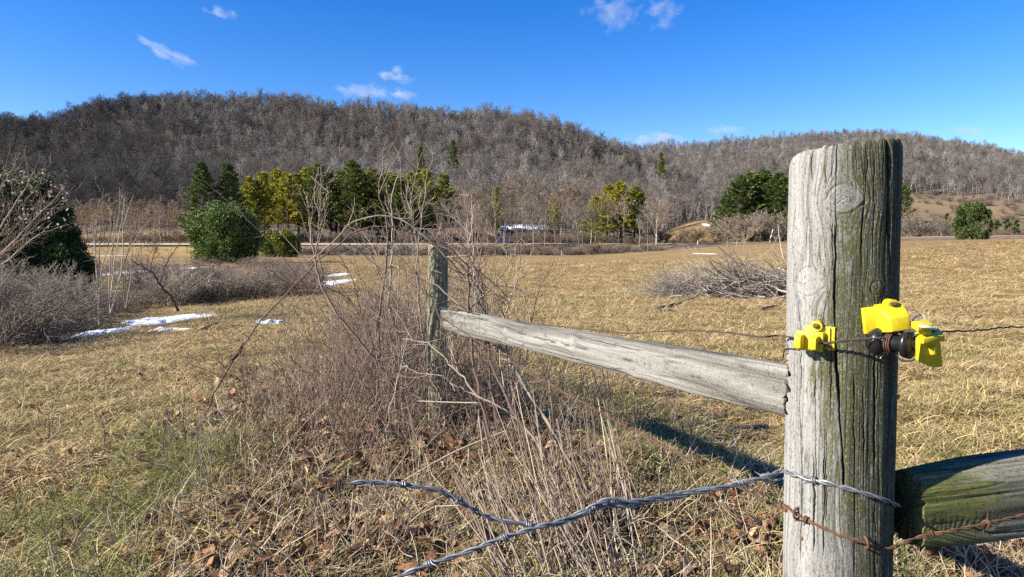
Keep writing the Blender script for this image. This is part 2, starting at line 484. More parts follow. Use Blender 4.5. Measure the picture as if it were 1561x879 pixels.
def shrub(rng, H, stems=12, subs=6, twigs=4, spread=.55, r0=.012, twig_r=.004, k=4, arch=.0, base=.12, fine=0):
    B = Buf()
    for s in range(stems):
        a = rng.uniform(0, 6.28)
        d = unit(np.array([math.cos(a) * spread * rng.uniform(.2, 1.2), math.sin(a) * spread * rng.uniform(.2, 1.2), 1]))
        L = H * rng.uniform(.65, 1.15)
        st = wander(rng, np.array([math.cos(a), math.sin(a), 0]) * base * rng.random() - UP * .05, d, L, 7, .45, .1 - arch)
        rr = r0 * rng.uniform(.6, 1.1)
        B.tube(st, np.linspace(rr, twig_r, 7), k, rng.random(), cap=False)
        for j in range(subs):
            t = .25 + .72 * (j + rng.random()) / subs; u = t * 6; i = min(int(u), 5)
            p = st[i] * (1 - (u - i)) + st[i + 1] * (u - i); dd = unit(st[i + 1] - st[i])
            L2 = L * .42 * (1.2 - t * .8) * rng.uniform(.6, 1.2)
            l2 = wander(rng, p, perp_dir(dd, rad(rng.uniform(25, 60)), rng.uniform(0, 6.28)), L2, 4, .4, .25 - arch)
            B.tube(l2, np.linspace(rr * .45, twig_r * .8, 4), 3, rng.random(), cap=False)
            for q in range(twigs):
                v = rng.uniform(.2, .95) * 3; i2 = min(int(v), 2)
                p3 = l2[i2] * (1 - (v - i2)) + l2[i2 + 1] * (v - i2)
                l3 = wander(rng, p3, perp_dir(unit(l2[i2 + 1] - l2[i2]), rad(rng.uniform(25, 60)), rng.uniform(0, 6.28)), L2 * .45, 3, .3, .15)
                B.tube(l3, [twig_r, twig_r * .9, twig_r * .5], 3, rng.random(), cap=False)
                for w in range(fine):
                    l4 = wander(rng, l3[1], perp_dir(unit(l3[2] - l3[1]), rad(rng.uniform(20, 55)), rng.uniform(0, 6.28)), L2 * .25, 2)
                    B.tube(l4, [twig_r * .8, twig_r * .4], 3, rng.random(), cap=False)
    return B

def needle_quads(B, rng, centres, dirs, length, width, rnd):
    """elongated sprays of foliage: one bent quad strip each"""
    n = len(centres)
    d = dirs + rng.normal(0, .45, (n, 3)); d /= np.linalg.norm(d, axis=1, keepdims=True)
    s = np.cross(d, rng.normal(0, 1, (n, 3))); s /= np.maximum(np.linalg.norm(s, axis=1, keepdims=True), 1e-6)
    L = length * rng.uniform(.6, 1.3, (n, 1)); W = width * rng.uniform(.6, 1.3, (n, 1))
    v = np.stack([centres - s * W * .3, centres + s * W * .3, centres + d * L * .6 + s * W * .5, centres + d * L, centres + d * L * .6 - s * W * .5], 1)
    i = np.arange(n)[:, None] * 5
    base = B.n
    B.add(v.reshape(-1, 3), np.hstack([i, i + 1, i + 2, i + 4]), np.repeat(rnd, 5))
    B.t.append(np.hstack([i + 4, i + 2, i + 3]) + base)

def pine(rng, H, crown_base=.3, width=.2, whorl=.66, top_pow=.72, tuft=.50, per=6, dens=36, gap=.16):
    T, C = Buf(), Buf()
    tr = wander(rng, np.zeros(3), UP, H * .98, 10, .03, .3)
    T.tube(tr, np.linspace(H * .014, .03, 10), 7, .5, cap=False)
    z = H * crown_base
    cen, dr, rn = [], [], []
    while z < H * .985:
        t = (z / H - crown_base) / (1 - crown_base)
        prof = min(1.0, (1 - t) ** top_pow * 1.15) * (.55 + .45 * min(1, t / .18 + .2))
        for k in range(per):
            if rng.random() < gap: continue
            L = H * width * prof * rng.uniform(.55, 1.15) + .25
            a = rng.uniform(0, 6.28)
            p = np.array([np.interp(z, tr[:, 2], tr[:, 0]), np.interp(z, tr[:, 2], tr[:, 1]), z])
            d = unit(np.array([math.cos(a), math.sin(a), .12 + .75 * t + rng.normal(0, .1)]))
            br = wander(rng, p, d, L, 5, .15, .22)
            C.tube(br, np.linspace(.05 * (1 - t * .6), .015, 5), 3, .02, cap=False)
            m = max(4, int(dens * (L / (H * width) + .15)))
            u = rng.uniform(.25, 1.0, m) ** .7 * 3.999; i = u.astype(int); f = (u - i)[:, None]
            pts = br[i] * (1 - f) + br[i + 1] * f + rng.normal(0, .16, (m, 3)) * np.array([1, 1, .5]) * (.6 + L * .12)
            for _ in range(4):
                cen.append(pts + rng.normal(0, .12, pts.shape)); dr.append(np.tile(d + UP * .35, (m, 1)) + rng.normal(0, .3, (m, 3)))
                rn.append(np.clip(rng.normal(.5, .22, m), .06, 1))
        z += whorl * rng.uniform(.7, 1.3) * (1 - .4 * t)
    # dead stubs below the crown
    for _ in range(14):
        zz = H * crown_base * rng.uniform(.35, 1); a = rng.uniform(0, 6.28)
        l = wander(rng, np.array([0, 0, zz]), unit(np.array([math.cos(a), math.sin(a), .05])), rng.uniform(.6, 2.2), 3, .1)
        C.tube(l, [.035, .025, .01], 3, .02, cap=False)
    needle_quads(C, rng, np.vstack(cen), np.vstack(dr), tuft, tuft * .42, np.concatenate(rn))
    return T, C

def round_conifer(rng, H, W, n=9000, leaf=.16, lobes=26):
    """bushy cedar: leafy sprays gathered in uneven lobes round a short trunk"""
    T, C = Buf(), Buf()
    T.tube(wander(rng, np.zeros(3), UP, H * .8, 6, .05), np.linspace(H * .03, .03, 6), 6, .5, cap=False)
    cen, dr, rn = [], [], []
    for k in range(lobes):
        t = (k + .5) / lobes
        z = H * (.08 + .84 * t)
        rr = W * .5 * math.sqrt(max(0, 1 - ((t - .38) / .66) ** 2)) 
        a = k * 2.4 + rng.normal(0, .4)
        rr *= rng.uniform(.62, 1.2)
        c = np.array([math.cos(a) * rr * .78, math.sin(a) * rr * .78, z + H * rng.normal(0, .02)])
        m = n // lobes; lr = W * .128 * rng.uniform(.45, 1.5) * (1.1 - .35 * t)
        C.tube(np.array([[0, 0, z * .75], c * .6 + np.array([0, 0, z * .35]), c]), [.06, .035, .015], 4, .02, cap=False)
        v = rng.normal(0, 1, (m, 3)); v /= np.linalg.norm(v, axis=1, keepdims=True)
        q = c + v * lr * rng.uniform(.3, 1.15, (m, 1)) * np.array([1, 1, 1.25]) + rng.normal(0, lr * .12, (m, 3))
        cen.append(q); dr.append(v * .7 + UP * .6); rn.append(np.clip(rng.normal(.5, .2, m) + rng.normal(0, .07), .06, 1))
    needle_quads(C, rng, np.vstack(cen), np.vstack(dr), leaf * 1.6, leaf, np.concatenate(rn))
    return T, C

# bark and foliage
M_forest = varied_mat('forest_twigs', [(0, (.068, .061, .057)), (.45, (.152, .136, .125)), (.85, (.26, .236, .217)), (1, (.36, .335, .31))], per_object=.65)
M_forest_rust = varied_mat('forest_twigs_brown', [(0, (.074, .062, .053)), (.5, (.165, .14, .12)), (1, (.275, .24, .21))], per_object=.6)
M_forest_pale = varied_mat('forest_twigs_pale', [(0, (.16, .145, .13)), (.5, (.27, .25, .225)), (1, (.41, .385, .35))], per_object=.6)
M_forest_shade = varied_mat('forest_twigs_shaded', [(0, (.035, .032, .031)), (.5, (.07, .063, .06)), (1, (.14, .128, .12))], per_object=.6)  # darkened copy of the twigs: left hillside's shade put into the colour
M_bark = varied_mat('grey_bark', [(0, (.12, .10, .085)), (.5, (.22, .185, .155)), (1, (.36, .31, .265))], per_object=.4, tint=True)
M_pinebark = varied_mat('pine_bark', [(0, (.06, .045, .035)), (1, (.12, .095, .075))])
M_needles = varied_mat('needles', [(0, (.09, .065, .045)), (.05, (.022, .034, .012)), (.45, (.055, .08, .024)), (1, (.12, .145, .042))], rough=.6, trans=.18, tint=True, spec=.3)
M_shrub = varied_mat('shrub_twigs', [(0, (.10, .087, .074)), (.5, (.20, .173, .147)), (1, (.37, .328, .282))], per_object=.3, tint=True)

# ------------------------------------------------------------------ the wood on the hills: one far mass
def hill_forest():
    rng = np.random.default_rng(11)
    protos = []
    for k in range(10):
        T, B = bare_crown(rng, rng.uniform(15, 19), trunk_frac=rng.uniform(.28, .45), r0=.21, limbs=10, subs=6, twigs=5,
                          spread=rng.uniform(.30, .46), twig_r=.032, fine=1, ang=(14, 44), lean=rng.normal(0, .04))
        B.v += T.v; off = B.n; B.f += [f + off for f in T.f]; B.r += T.r; B.n += T.n
        protos.append(B.mesh('bare_wood_tree', (M_forest, M_forest_rust, M_forest_pale, M_forest_shade)[(0, 0, 0, 1, 1, 0, 2, 2, 3, 3)[k]]))
    pts = []
    def fill(y0, y1, xa, xb, spacing):
        nx, ny = int((xb - xa) / spacing), int((y1 - y0) / spacing)
        gx, gy = np.meshgrid(np.arange(nx), np.arange(ny))
        x = xa + (gx + rng.uniform(0, 1, gx.shape)) * spacing; y = y0 + (gy + rng.uniform(0, 1, gy.shape)) * spacing
        x, y = x.ravel(), y.ravel(); col = 780.5 + F_PX * x / y
        keep = (col > -140) & (col < 1700) & (rng.random(len(x)) < wood_mask(x, y))
        return np.stack([x[keep], y[keep]], -1)
    A = fill(255, 640, -640, 640, 4.9)
    Bp = fill(620, 1010, -150, 900, 6.6)
    colB = 780.5 + F_PX * Bp[:, 0] / Bp[:, 1]; Bp = Bp[(colB > 780)]
    p = np.vstack([A, Bp, fill(505, 600, -560, 300, 6.0)])
    z = terrain(p[:, 0], p[:, 1], False)
    # thin out what stands behind the near crest
    pts = np.column_stack([p, z - .2])
    n = len(pts)
    rot = np.column_stack([rng.normal(0, .05, n), rng.normal(0, .05, n), rng.uniform(0, 6.28, n)])
    edge = sstep(250, 330, p[:, 1])
    scl = rng.uniform(.58, 1.25, n) * (.62 + .38 * edge) * (1 + .22 * fbm(p[:, 0] / 30, p[:, 1] / 30, seed=15))
    scatter('hill_forest', pts, rot, scl, protos, label='leafless grey brown wood covering both hillsides', cat='wood', rng=rng,
            pick=np.where(780.5 + F_PX * p[:, 0] / p[:, 1] + rng.normal(0, 70, n) + 90 * fbm(p[:, 0] / 40, p[:, 1] / 40, seed=18) < 330 - .25 * (p[:, 1] - 260), rng.integers(8, 10, n), np.where(rng.random(n) < .06, rng.integers(6, 8, n), np.where(fbm(p[:, 0] / 22, p[:, 1] / 22, seed=16) + rng.normal(0, .12, n) > .12, rng.integers(3, 5, n), rng.choice([0, 1, 2, 5], n)))))  # trees on the left slope get the copies with painted shade
    return n
print('forest trees', hill_forest())

# ------------------------------------------------------------------ pines and cedars, each a thing
def conifer_thing(name, label, cat, TC, mats=None, group=None):
    t = thing(name, label, cat, group=group)
    a = TC[0].build('trunk', M_pinebark, t, True); c = TC[1].build('crown', M_needles, t)
    c.color = (1, 1, 1, 1)
    return t
rng = np.random.default_rng(21)
pine_forms = [pine(rng, 22, crown_base=cb, width=w, dens=d) for cb, w, d in ((.06, .215, 17), (.29, .17, 15), (.33, .18, 15), (.27, .19, 15), (.20, .215, 16), (.08, .26, 18))]
GREEN, DARK, YEL, OLIVE = (1.9, 1.65, 1.1, 1), (1.4, 1.4, 1.2, 1), (4.6, 3.1, 1.0, 1), (3.0, 2.3, 1.0, 1)
pine_meshes = [(T.mesh('trunk', M_pinebark, True), C.mesh('crown', M_needles)) for T, C in pine_forms]
def put_pine(form, px, ytop, D, color, label, group=None, wide=1.0, cat='pine tree', name='pine_tree'):
    g = at_depth(px, D); ztop = P(px, ytop, D)[2]
    h = ztop - g[2]; s = h / 22.0
    t = thing(name, label, cat, (g[0], g[1], g[2] - .1), px * 1.7, group)
    t.scale = (s * wide, s * wide, s)
    a = link('trunk', pine_meshes[form][0], t); c = link('crown', pine_meshes[form][1], t); c.color = color
    return t
put_pine(0, 311, 247, 196, DARK, 'tall dark pine, left one of the pair behind the round cedar', wide=1.35)
put_pine(0, 352, 249, 200, DARK, 'tall dark pine, right one of the pair behind the round cedar', wide=1.35)
ROW = [(383, 269, 1, YEL), (404, 262, 2, YEL), (424, 258, 3, YEL), (441, 262, 1, YEL), (456, 264, 2, OLIVE), (470, 257, 3, YEL), (488, 249, 4, GREEN), (505, 262, 1, GREEN),
       (521, 260, 2, GREEN), (538, 245, 4, GREEN), (552, 262, 3, OLIVE), (568, 257, 2, OLIVE), (588, 262, 1, GREEN), (603, 266, 3, OLIVE), (620, 266, 2, YEL),
       (636, 264, 1, OLIVE), (651, 259, 3, YEL), (677, 265, 2, OLIVE), (395, 274, 4, OLIVE), (478, 266, 4, GREEN), (513, 268, 4, OLIVE), (545, 264, 4, GREEN), (577, 266, 4, GREEN), (596, 262, 4, OLIVE), (611, 270, 4, GREEN), (628, 262, 4, OLIVE), (644, 270, 4, GREEN)]
for k, (px, yt, f, c) in enumerate(ROW):
    lab = {YEL: 'yellow green pine with a bare lower trunk in the plantation row beyond the road',
           OLIVE: 'olive green pine with a bare lower trunk in the plantation row beyond the road',
           GREEN: 'deep green pine with a bare lower trunk in the plantation row beyond the road'}[c]
    put_pine(f, px, yt, 222 + 9 * ((k * 7) % 3), c, lab, 'pines in the plantation row', wide=1.42)
for k, (px, yt, f, D) in enumerate(((908, 299, 5, 220), (926, 282, 4, 226), (946, 277, 3, 222), (966, 284, 5, 228))):
    put_pine(f, px, yt, D, YEL if k < 3 else OLIVE, 'yellow green pine in the small clump beside the grey spreading tree', 'pines of the yellow clump', wide=1.6)
put_pine(1, 845, 300, 232, YEL, 'slim yellowish pine standing alone between bare trees left of the yellow clump', wide=.8)
put_pine(1, 757, 284, 236, OLIVE, 'slim olive conifer among the bare trees above the white roof', wide=.7)
for k, (px, yt, f, D) in enumerate(((1108, 296, 5, 252), (1124, 268, 5, 262), (1143, 262, 4, 270), (1162, 259, 5, 268), (1180, 264, 5, 262), (1196, 270, 5, 258))):
    put_pine(f, px, yt, D, DARK if k != 2 else GREEN, 'dark green pine in the dense stand left of the big post', 'pines of the dense dark stand', wide=1.7)
put_pine(5, 1372, 282, 250, DARK, 'dark pine half hidden behind the right edge of the big post', wide=1.2)
for px, yt, D, lab in ((642, 222, 400, 'small conifer alone among bare trees on the hillside, left of two'), (692, 214, 410, 'small dark conifer on the hillside above the far fence post'),
                       (1006, 232, 470, 'small green conifer in the wooded saddle between the hills')):
    g = at_depth(px, D); t = put_pine(0, px, yt, D, GREEN if px != 692 else DARK, lab, None, wide=1.0)
    t.scale = tuple(np.array((.8, .8, 1)) * t.scale[2])

def cedar(name, label, cat, loc, H, W, color, seed, n=9000, leaf=.16, lobes=26, group=None):
    T, C = round_conifer(np.random.default_rng(seed), H, W, n, leaf, lobes)
    t = thing(name, label, cat, loc, 0, group)
    T.build('trunk', M_pinebark, t, True); c = C.build('crown', M_needles, t); c.color = color
    return t
g = ground(346, 401); hh = P(346, 314, g[1])[2] - g[2]
cedar('cedar_tree', 'round bushy dark green cedar in front of the two tall pines', 'cedar', (g[0], g[1], g[2] - .05), hh * 1.02, 104 / F_PX * g[1] , (1.35, 1.45, 1.1, 1), 5, n=60000, leaf=g[1] * .0016, lobes=70)
g = at_depth(426, 150); hh = P(426, 353, 150)[2] - g[2]
cedar('evergreen_bush', 'low yellow green evergreen bush right of the round cedar', 'bush', g, hh, 62 / F_PX * 150, (2.3, 1.9, .8, 1), 6, n=16000, leaf=.22, lobes=40)
g = at_depth(1481, 176); hh = P(1481, 310, 176)[2] - g[2]
cedar('cedar_tree', 'broad green cedar standing by the road near the right edge', 'cedar', g, hh, 52 / F_PX * 176, (1.0, 1.0, .9, 1), 7, n=26000, leaf=.25, lobes=50)
for px, D, yt, w in ((1441, 300, 323, 12), (1532, 280, 333, 9), (1546, 285, 335, 9), (1518, 282, 334, 8)):
    g = at_depth(px, D); hh = P(px, yt, D)[2] - g[2]
    cedar('juniper_bush', 'small round juniper bush on the brown slope below the right wood', 'bush', g, max(hh, 2.2), w / F_PX * D, (1.1, 1.1, 1, 1), px, n=900, leaf=.5, lobes=8, group='junipers on the brown slope')
# the dark evergreen mass at the left edge
for px, D, yt, w, lab in ((-20, 25, 244, 130, 'big dark juniper at the left edge behind the pale twiggy tree'), (58, 27, 258, 92, 'dark juniper with feathery sides right of the biggest one at the left edge'),
                          (96, 25, 338, 70, 'low dark juniper at the foot of the left evergreens')):
    g = at_depth(px, D); hh = P(px, yt, D)[2] - g[2]
    cedar('juniper_tree', lab, 'juniper', (g[0], g[1], g[2] - .05), hh, w / F_PX * D * 1.15, (.7, .8, .72, 1), px + 300, n=42000, leaf=.05, lobes=60)

# ------------------------------------------------------------------ bare trees along the creek and road
rng = np.random.default_rng(33)
bare_meshes = []
for k in range(6):
    T, B = bare_crown(rng, 12, trunk_frac=rng.uniform(.2, .4), r0=.13, limbs=9, subs=6, twigs=5, spread=rng.uniform(.36, .5), twig_r=.025, fine=2, ang=(20, 55))
    bare_meshes.append((T.mesh('trunk', M_bark, True), B.mesh('branches', M_bark)))
T, B = bare_crown(rng, 12, trunk_frac=.14, r0=.22, limbs=14, subs=9, twigs=7, spread=.55, twig_r=.02, fine=2, ang=(35, 70))
bare_meshes.append((T.mesh('trunk', M_bark, True), B.mesh('branches', M_bark)))
def put_bare(form, px, ytop, D, label, group=None, tint=(1, 1, 1, 1), wide=1.0, name='bare_tree', cat='tree'):
    g = at_depth(px, D); h = P(px, ytop, D)[2] - g[2]; s = h / 12.0
    t = thing(name, label, cat, (g[0], g[1], g[2] - .1), px * 2.3, group); t.scale = (s * wide, s * wide, s)
    for nm, me in zip(('trunk', 'branches'), bare_meshes[form]):
        c = link(nm, me, t); c.color = tint
    return t
GREY, TAN, PALE, RUST = (.9, .88, .86, 1), (1.0, .91, .74, 1), (1.5, 1.42, 1.3, 1), (.9, .80, .69, 1)
put_bare(6, 1000, 296, 192, 'broad grey leafless tree with forking pale limbs beside the yellow pines', tint=(1.5, 1.45, 1.4, 1), wide=1.0)
put_bare(3, 1158, 318, 196, 'slim dark leafless tree left of the shrubby willows by the big post')
put_bare(5, 247, 298, 214, 'dark many branched leafless tree beyond the road left of the pines', wide=1.5)
# shrubs
shrub_meshes = [shrub(rng, 3.0, stems=16, subs=6, twigs=5, spread=.6, r0=.04, twig_r=.017, fine=1).mesh('branches', M_shrub) for _ in range(4)]
def put_shrub(loc, h, label, group, tint, wide=1.0, meshes=None, h0=3.0, name='bare_shrub'):
    me = (meshes or shrub_meshes)[int(rng.integers(0, len(meshes or shrub_meshes)))]
    o = link(name, me); o.location = loc; s = h / h0; o.scale = (s * wide, s * wide, s); o.rotation_euler = (0, 0, rng.uniform(0, 6.28)); o.color = tint
    return tag(o, label, 'shrub', group)
k = 0
for px in range(690, 990, 8):
    if 898 < px < 985 and px % 3: continue
    D = 186 + 16 * rng.random(); yt = rng.uniform(288, 334)
    put_bare(int(rng.integers(0, 6)), px + rng.uniform(-4, 4), yt, D, 'thin leafless tree in the line along the creek before the road', 'leafless trees along the creek',
             TAN if rng.random() < .5 else GREY, wide=rng.uniform(.8, 1.15)); k += 1
for px in np.arange(690, 1010, 8):
    put_bare(int(rng.integers(0, 6)), px + rng.uniform(-6, 6), rng.uniform(268, 312), 240 + 22 * rng.random(), 'spreading leafless tree beyond the road at the foot of the hill', 'leafless trees beyond the road',
             RUST if rng.random() < .6 else TAN, wide=rng.uniform(1.0, 1.5))
for px in np.arange(115, 300, 7):
    D = 216 + rng.uniform(0, 26); g = at_depth(px, D)
    put_shrub(g, rng.uniform(2.0, 4.6), 'tan leafless brush at the foot of the willows beyond the road at the left', 'brush under the left willows', (.95, .82, .64, 1), 1.4, name='willow_brush')
for px in np.arange(120, 300, 11):
    put_bare(int(rng.integers(0, 6)), px + rng.uniform(-6, 6), rng.uniform(302, 322), 222 + 20 * rng.random(), 'tan leafless willow beyond the road at the left', 'tan willows beyond the road at the left',
             (1.15, .98, .72, 1), wide=rng.uniform(1.2, 1.7), name='willow_tree')
for px in np.arange(1112, 1215, 8):
    D = 200 + rng.uniform(-6, 14); g = at_depth(px, D)
    put_shrub(g, P(px, rng.uniform(322, 338), D)[2] - g[2], 'rounded grey brown willow shrub by the road left of the big post', 'willow shrubs left of the big post', (1.05, .97, .83, 1), 1.3, name='willow_shrub')
for px in np.arange(1372, 1436, 9):
    D = 206 + rng.uniform(-6, 14); g = at_depth(px, D)
    put_shrub(g, P(px, rng.uniform(326, 342), D)[2] - g[2], 'dark leafless shrub by the road right of the big post', 'dark shrubs right of the big post', (.75, .68, .66, 1), 1.3)
put_bare(2, 1498, 338, 172, 'pale twiggy leafless tree at the foot of the roadside cedar', tint=PALE, wide=1.3)
for px in np.arange(455, 1010, 7.5):
    D = 184.5 + rng.uniform(-1.5, 5); g = at_depth(px, D)
    put_shrub(g, rng.uniform(1.6, 3.0), 'low brown brush on the creek bank at the far edge of the field', 'brush along the creek bank', (.8, .71, .62, 1), 1.5, name='brush_clump')
for px, yt in ((1058, 347), (1098, 334), (1106, 330), (1034, 347)):
    g = at_depth(px, 218); put_shrub(g, P(px, yt, 218)[2] - g[2], 'dark leafless shrub before the grassy knoll right of the spreading tree', 'shrubs before the knoll', (.7, .62, .58, 1), 1.5)
for px in np.arange(1010, 1200, 16):
    D = 194 + rng.uniform(-2, 3); g = at_depth(px, D)
    put_shrub(g, rng.uniform(.7, 1.6), 'low rusty brush on the road bank left of the big post', 'brush on the road bank', (1.0, .8, .63, 1), 1.5, name='brush_clump')
for px in np.arange(455, 1015, 4.2):
    D = 206 + rng.uniform(0, 50); g = at_depth(px, D)
    put_shrub(g, rng.uniform(1.8, 4.6), 'leafless undergrowth shrub beyond the road among the trunks', 'undergrowth beyond the road', (.8, .71, .63, 1), 1.4, name='undergrowth_shrub')
for k in range(210):
    px = rng.uniform(1370, 1640); D = rng.uniform(260, 520); g = at_depth(px, D)
    put_shrub(g, rng.uniform(1.5, 4.5), 'grey brown shrub scattered on the brown slope below the right wood', 'shrubs on the right slope', (.85, .76, .69, 1), 1.6, name='slope_shrub')
# ------------------------------------------------------------------ weathered wood
def wood_relief(s, l, cracks, knots, seed, grain=1.0):
    """relief of a weathered timber face; s across the grain, l along it (metres).
    returns (height, groove 0..1, ring 0..1, knot 0..1)"""
    ws = s + .0022 * fbm(l * 5, s * 4, seed=seed, oct=3)
    kn = np.zeros_like(s); ringv = np.zeros_like(s); bulge = np.zeros_like(s)
    for (s0, l0, r) in knots:
        ds, dl = s - s0, (l - l0) * 1.05
        rho = np.hypot(ds, dl) + 1e-6
        ws = ws - ds * np.minimum((r * 1.05)**2 / np.maximum(rho, r * .75)**2, 1.0) * np.exp(-(rho / (r * 2.6))**2) * .8
        rr = rho * (1 + .20 * vnoise(np.arctan2(dl, ds) * 1.1, rho * 40, seed=seed + 3))
        inside = sstep(r * 1.10, r * .62, rr)
        kn = np.maximum(kn, inside)
        freq = 2 * math.pi / (r * .2)
        ringv = ringv * (1 - inside) + inside * (.5 + .5 * np.cos(rr * freq + 2.6 * vnoise(ds * 70, dl * 70, seed=seed + 4)))
        bulge = bulge + .0020 * np.exp(-(rho / r)**2) - .0012 * (1 + .7 * vnoise(ds * 60, dl * 60, seed=seed + 6)) * np.exp(-((rr - r * 1.02) / (r * .09))**2)
        th = np.arctan2(dl, ds)
        for a in (1.7, -2.4):
            an = np.abs(np.angle(np.exp(1j * (th - a - .25 * vnoise(rho * 120, a, seed=seed))))) * rho
            bulge = bulge - .0010 * np.exp(-(an / .0009)**2) * sstep(r * .85, r * .3, rho) * sstep(r * .04, r * .12, rho)
    g1 = fbm(ws * 260, l * 5.5, seed=seed + 10, oct=3, gain=.6)
    g2 = fbm(ws * 95, l * 2.6, seed=seed + 11, oct=3)
    ridge = 1 - np.abs(vnoise(ws * 170, l * 4.2, seed=seed + 12)) * 2
    groove = np.clip(np.maximum(ridge - .55, 0) * 1.7, 0, 1)
    hgt = grain * (.0005 * g1 + .0009 * g2 - .0011 * groove) * (1 - .85 * kn) + bulge - .00025 * ringv * kn
    cr = np.zeros_like(s)
    for (path, depth, width) in cracks:
        path = np.asarray(path, float); path = path[np.argsort(path[:, 1])]
        c = np.interp(l, path[:, 1], path[:, 0]) + .0012 * vnoise(l * 45, path[0, 0] * 50, seed=seed + 20) + .0006 * vnoise(l * 190, path[0, 0] * 70, seed=seed + 21)
        fade = sstep(path[0, 1], path[0, 1] + .03, l) * sstep(path[-1, 1], path[-1, 1] - .03, l)
        w = width * (.35 + .65 * fade) * (.75 + .5 * vnoise(l * 22, path[0, 0] * 30, seed=seed + 22))
        k = np.exp(-((s - c) / np.maximum(w, 2e-4))**2) * fade
        hgt = hgt - depth * k; cr = np.maximum(cr, k)
    return hgt, np.maximum(groove * .6 * (1 - kn), cr), ringv * kn, kn, ws

def wood_mat(name, pale, mid, dark, algae_a=(.009, .010, .004), algae_b=(.09, .09, .038), speck=520, stretch=(1, 1, .13)):
    m, nt, N, L, b = new_mat(name)
    gro, alg, kn, ton = (attr(N, k).outputs['Fac'] for k in ('groove', 'algae', 'knot', 'tone'))
    co = coords(nt)
    sp = noise_node(N, speck, 3, .7); L.new(co, sp.inputs[0])
    st = noise_node(N, speck * .5, 5, .65); L.new(coords(nt, stretch), st.inputs[0])
    tone = ramp(N, [(0, dark), (.45, mid), (1, pale)])
    f = math_node(nt, 'ADD', ton, math_node(nt, 'MULTIPLY', math_node(nt, 'SUBTRACT', sp.outputs[0], .5), 1.5), True); L.new(f, tone.inputs[0])
    gcol = ramp(N, [(.36, algae_a), (.6, algae_b)]); L.new(math_node(nt, 'ADD', math_node(nt, 'MULTIPLY', sp.outputs[0], .45), math_node(nt, 'MULTIPLY', st.outputs[0], .55)), gcol.inputs[0])
    # the algae film grows in specks
    af = math_node(nt, 'ADD', alg, math_node(nt, 'ADD', math_node(nt, 'MULTIPLY', math_node(nt, 'SUBTRACT', sp.outputs[0], .5), 1.5), math_node(nt, 'MULTIPLY', math_node(nt, 'SUBTRACT', st.outputs[0], .5), 2.0)))
    mr = N.new('ShaderNodeMapRange'); mr.inputs[1].default_value = .38; mr.inputs[2].default_value = .66; L.new(af, mr.inputs[0])
    c = mixc(nt, mr.outputs[0], tone.outputs[0], gcol.outputs[0])
    # pale crusty lichen specks
    ls = noise_node(N, speck * .62, 2, .5); L.new(coords(nt, (1.3, 1.3, .8)), ls.inputs[0])
    lr = N.new('ShaderNodeMapRange'); lr.inputs[1].default_value = .585; lr.inputs[2].default_value = .66; L.new(ls.outputs[0], lr.inputs[0])
    c = mixc(nt, math_node(nt, 'MULTIPLY', lr.outputs[0], .62), c, tuple(.25 * x + .75 * y for x, y in zip(pale, mid)))
    ds = noise_node(N, speck * .8, 2, .5); L.new(coords(nt, tuple(max(.35, x) for x in stretch)), ds.inputs[0])
    dr = N.new('ShaderNodeMapRange'); dr.inputs[1].default_value = .58; dr.inputs[2].default_value = .66; L.new(ds.outputs[0], dr.inputs[0])
    c = mixc(nt, math_node(nt, 'MULTIPLY', dr.outputs[0], .55), c, tuple(x * .8 for x in dark))
    c = mixc(nt, math_node(nt, 'MULTIPLY', gro, .9, True), c, tuple(x * .28 for x in dark))
    L.new(c, b.inputs['Base Color']); b.inputs['Roughness'].default_value = .9; b.inputs['Specular IOR Level'].default_value = .15
    bp = N.new('ShaderNodeBump'); bp.inputs['Strength'].default_value = .5; bp.inputs['Distance'].default_value = .0012
    L.new(sp.outputs[0], bp.inputs['Height']); L.new(bp.outputs[0], b.inputs['Normal'])
    return m
M_postwood = wood_mat('weathered_post_wood', (.32, .315, .30), (.18, .175, .162), (.03, .027, .024))
M_railwood = wood_mat('silvered_rail_wood', (.265, .255, .235), (.155, .146, .128), (.035, .030, .025), stretch=(1, .1, 1))
M_mossrail = wood_mat('mossy_rail_wood', (.24, .225, .175), (.14, .13, .10), (.04, .036, .028), (.05, .06, .012), (.15, .155, .045), 420, (.12, .6, 1))

def put_attrs(me, d):
    for k, a in d.items():
        t = me.attributes.new(k, 'FLOAT', 'POINT'); t.data.foreach_set('value', np.ascontiguousarray(a, dtype=np.float32).ravel())

# ------------------------------------------------------------------ near post
PD = 1.055                                   # depth of its axis
_ca = P(1282, 560, PD); PX, PY = _ca[0], _ca[1]
PR = .0795
VIEW = math.atan2(-PX, -PY)                  # azimuth from post to camera
def post_row_z(py): return P(1282, py, PD - PR * .9)[2]
def post_sl(px, py):
    """photo pixel on the post's face -> (s, z) on its skin"""
    s = PR * math.asin(max(-.999, min(.999, (px - 1281.5) / 87.)))
    D = PD - math.sqrt(max(PR**2 - (PR * (px - 1281.5) / 87.)**2, 0)) * .95
    return s, P(px, py, D)[2]
def on_post(px, py, off=0.0):
    """world point on (or off metres proud of) the post's skin at a photo pixel"""
    s, z = post_sl(px, py)
    a = VIEW - s / PR
    dx, dy = math.sin(a), math.cos(a)
    return np.array([PX + lean_x(z) + dx * (PR + off), PY + dy * (PR + off), z])
def lean_x(z): return -.010 * (z - .95)

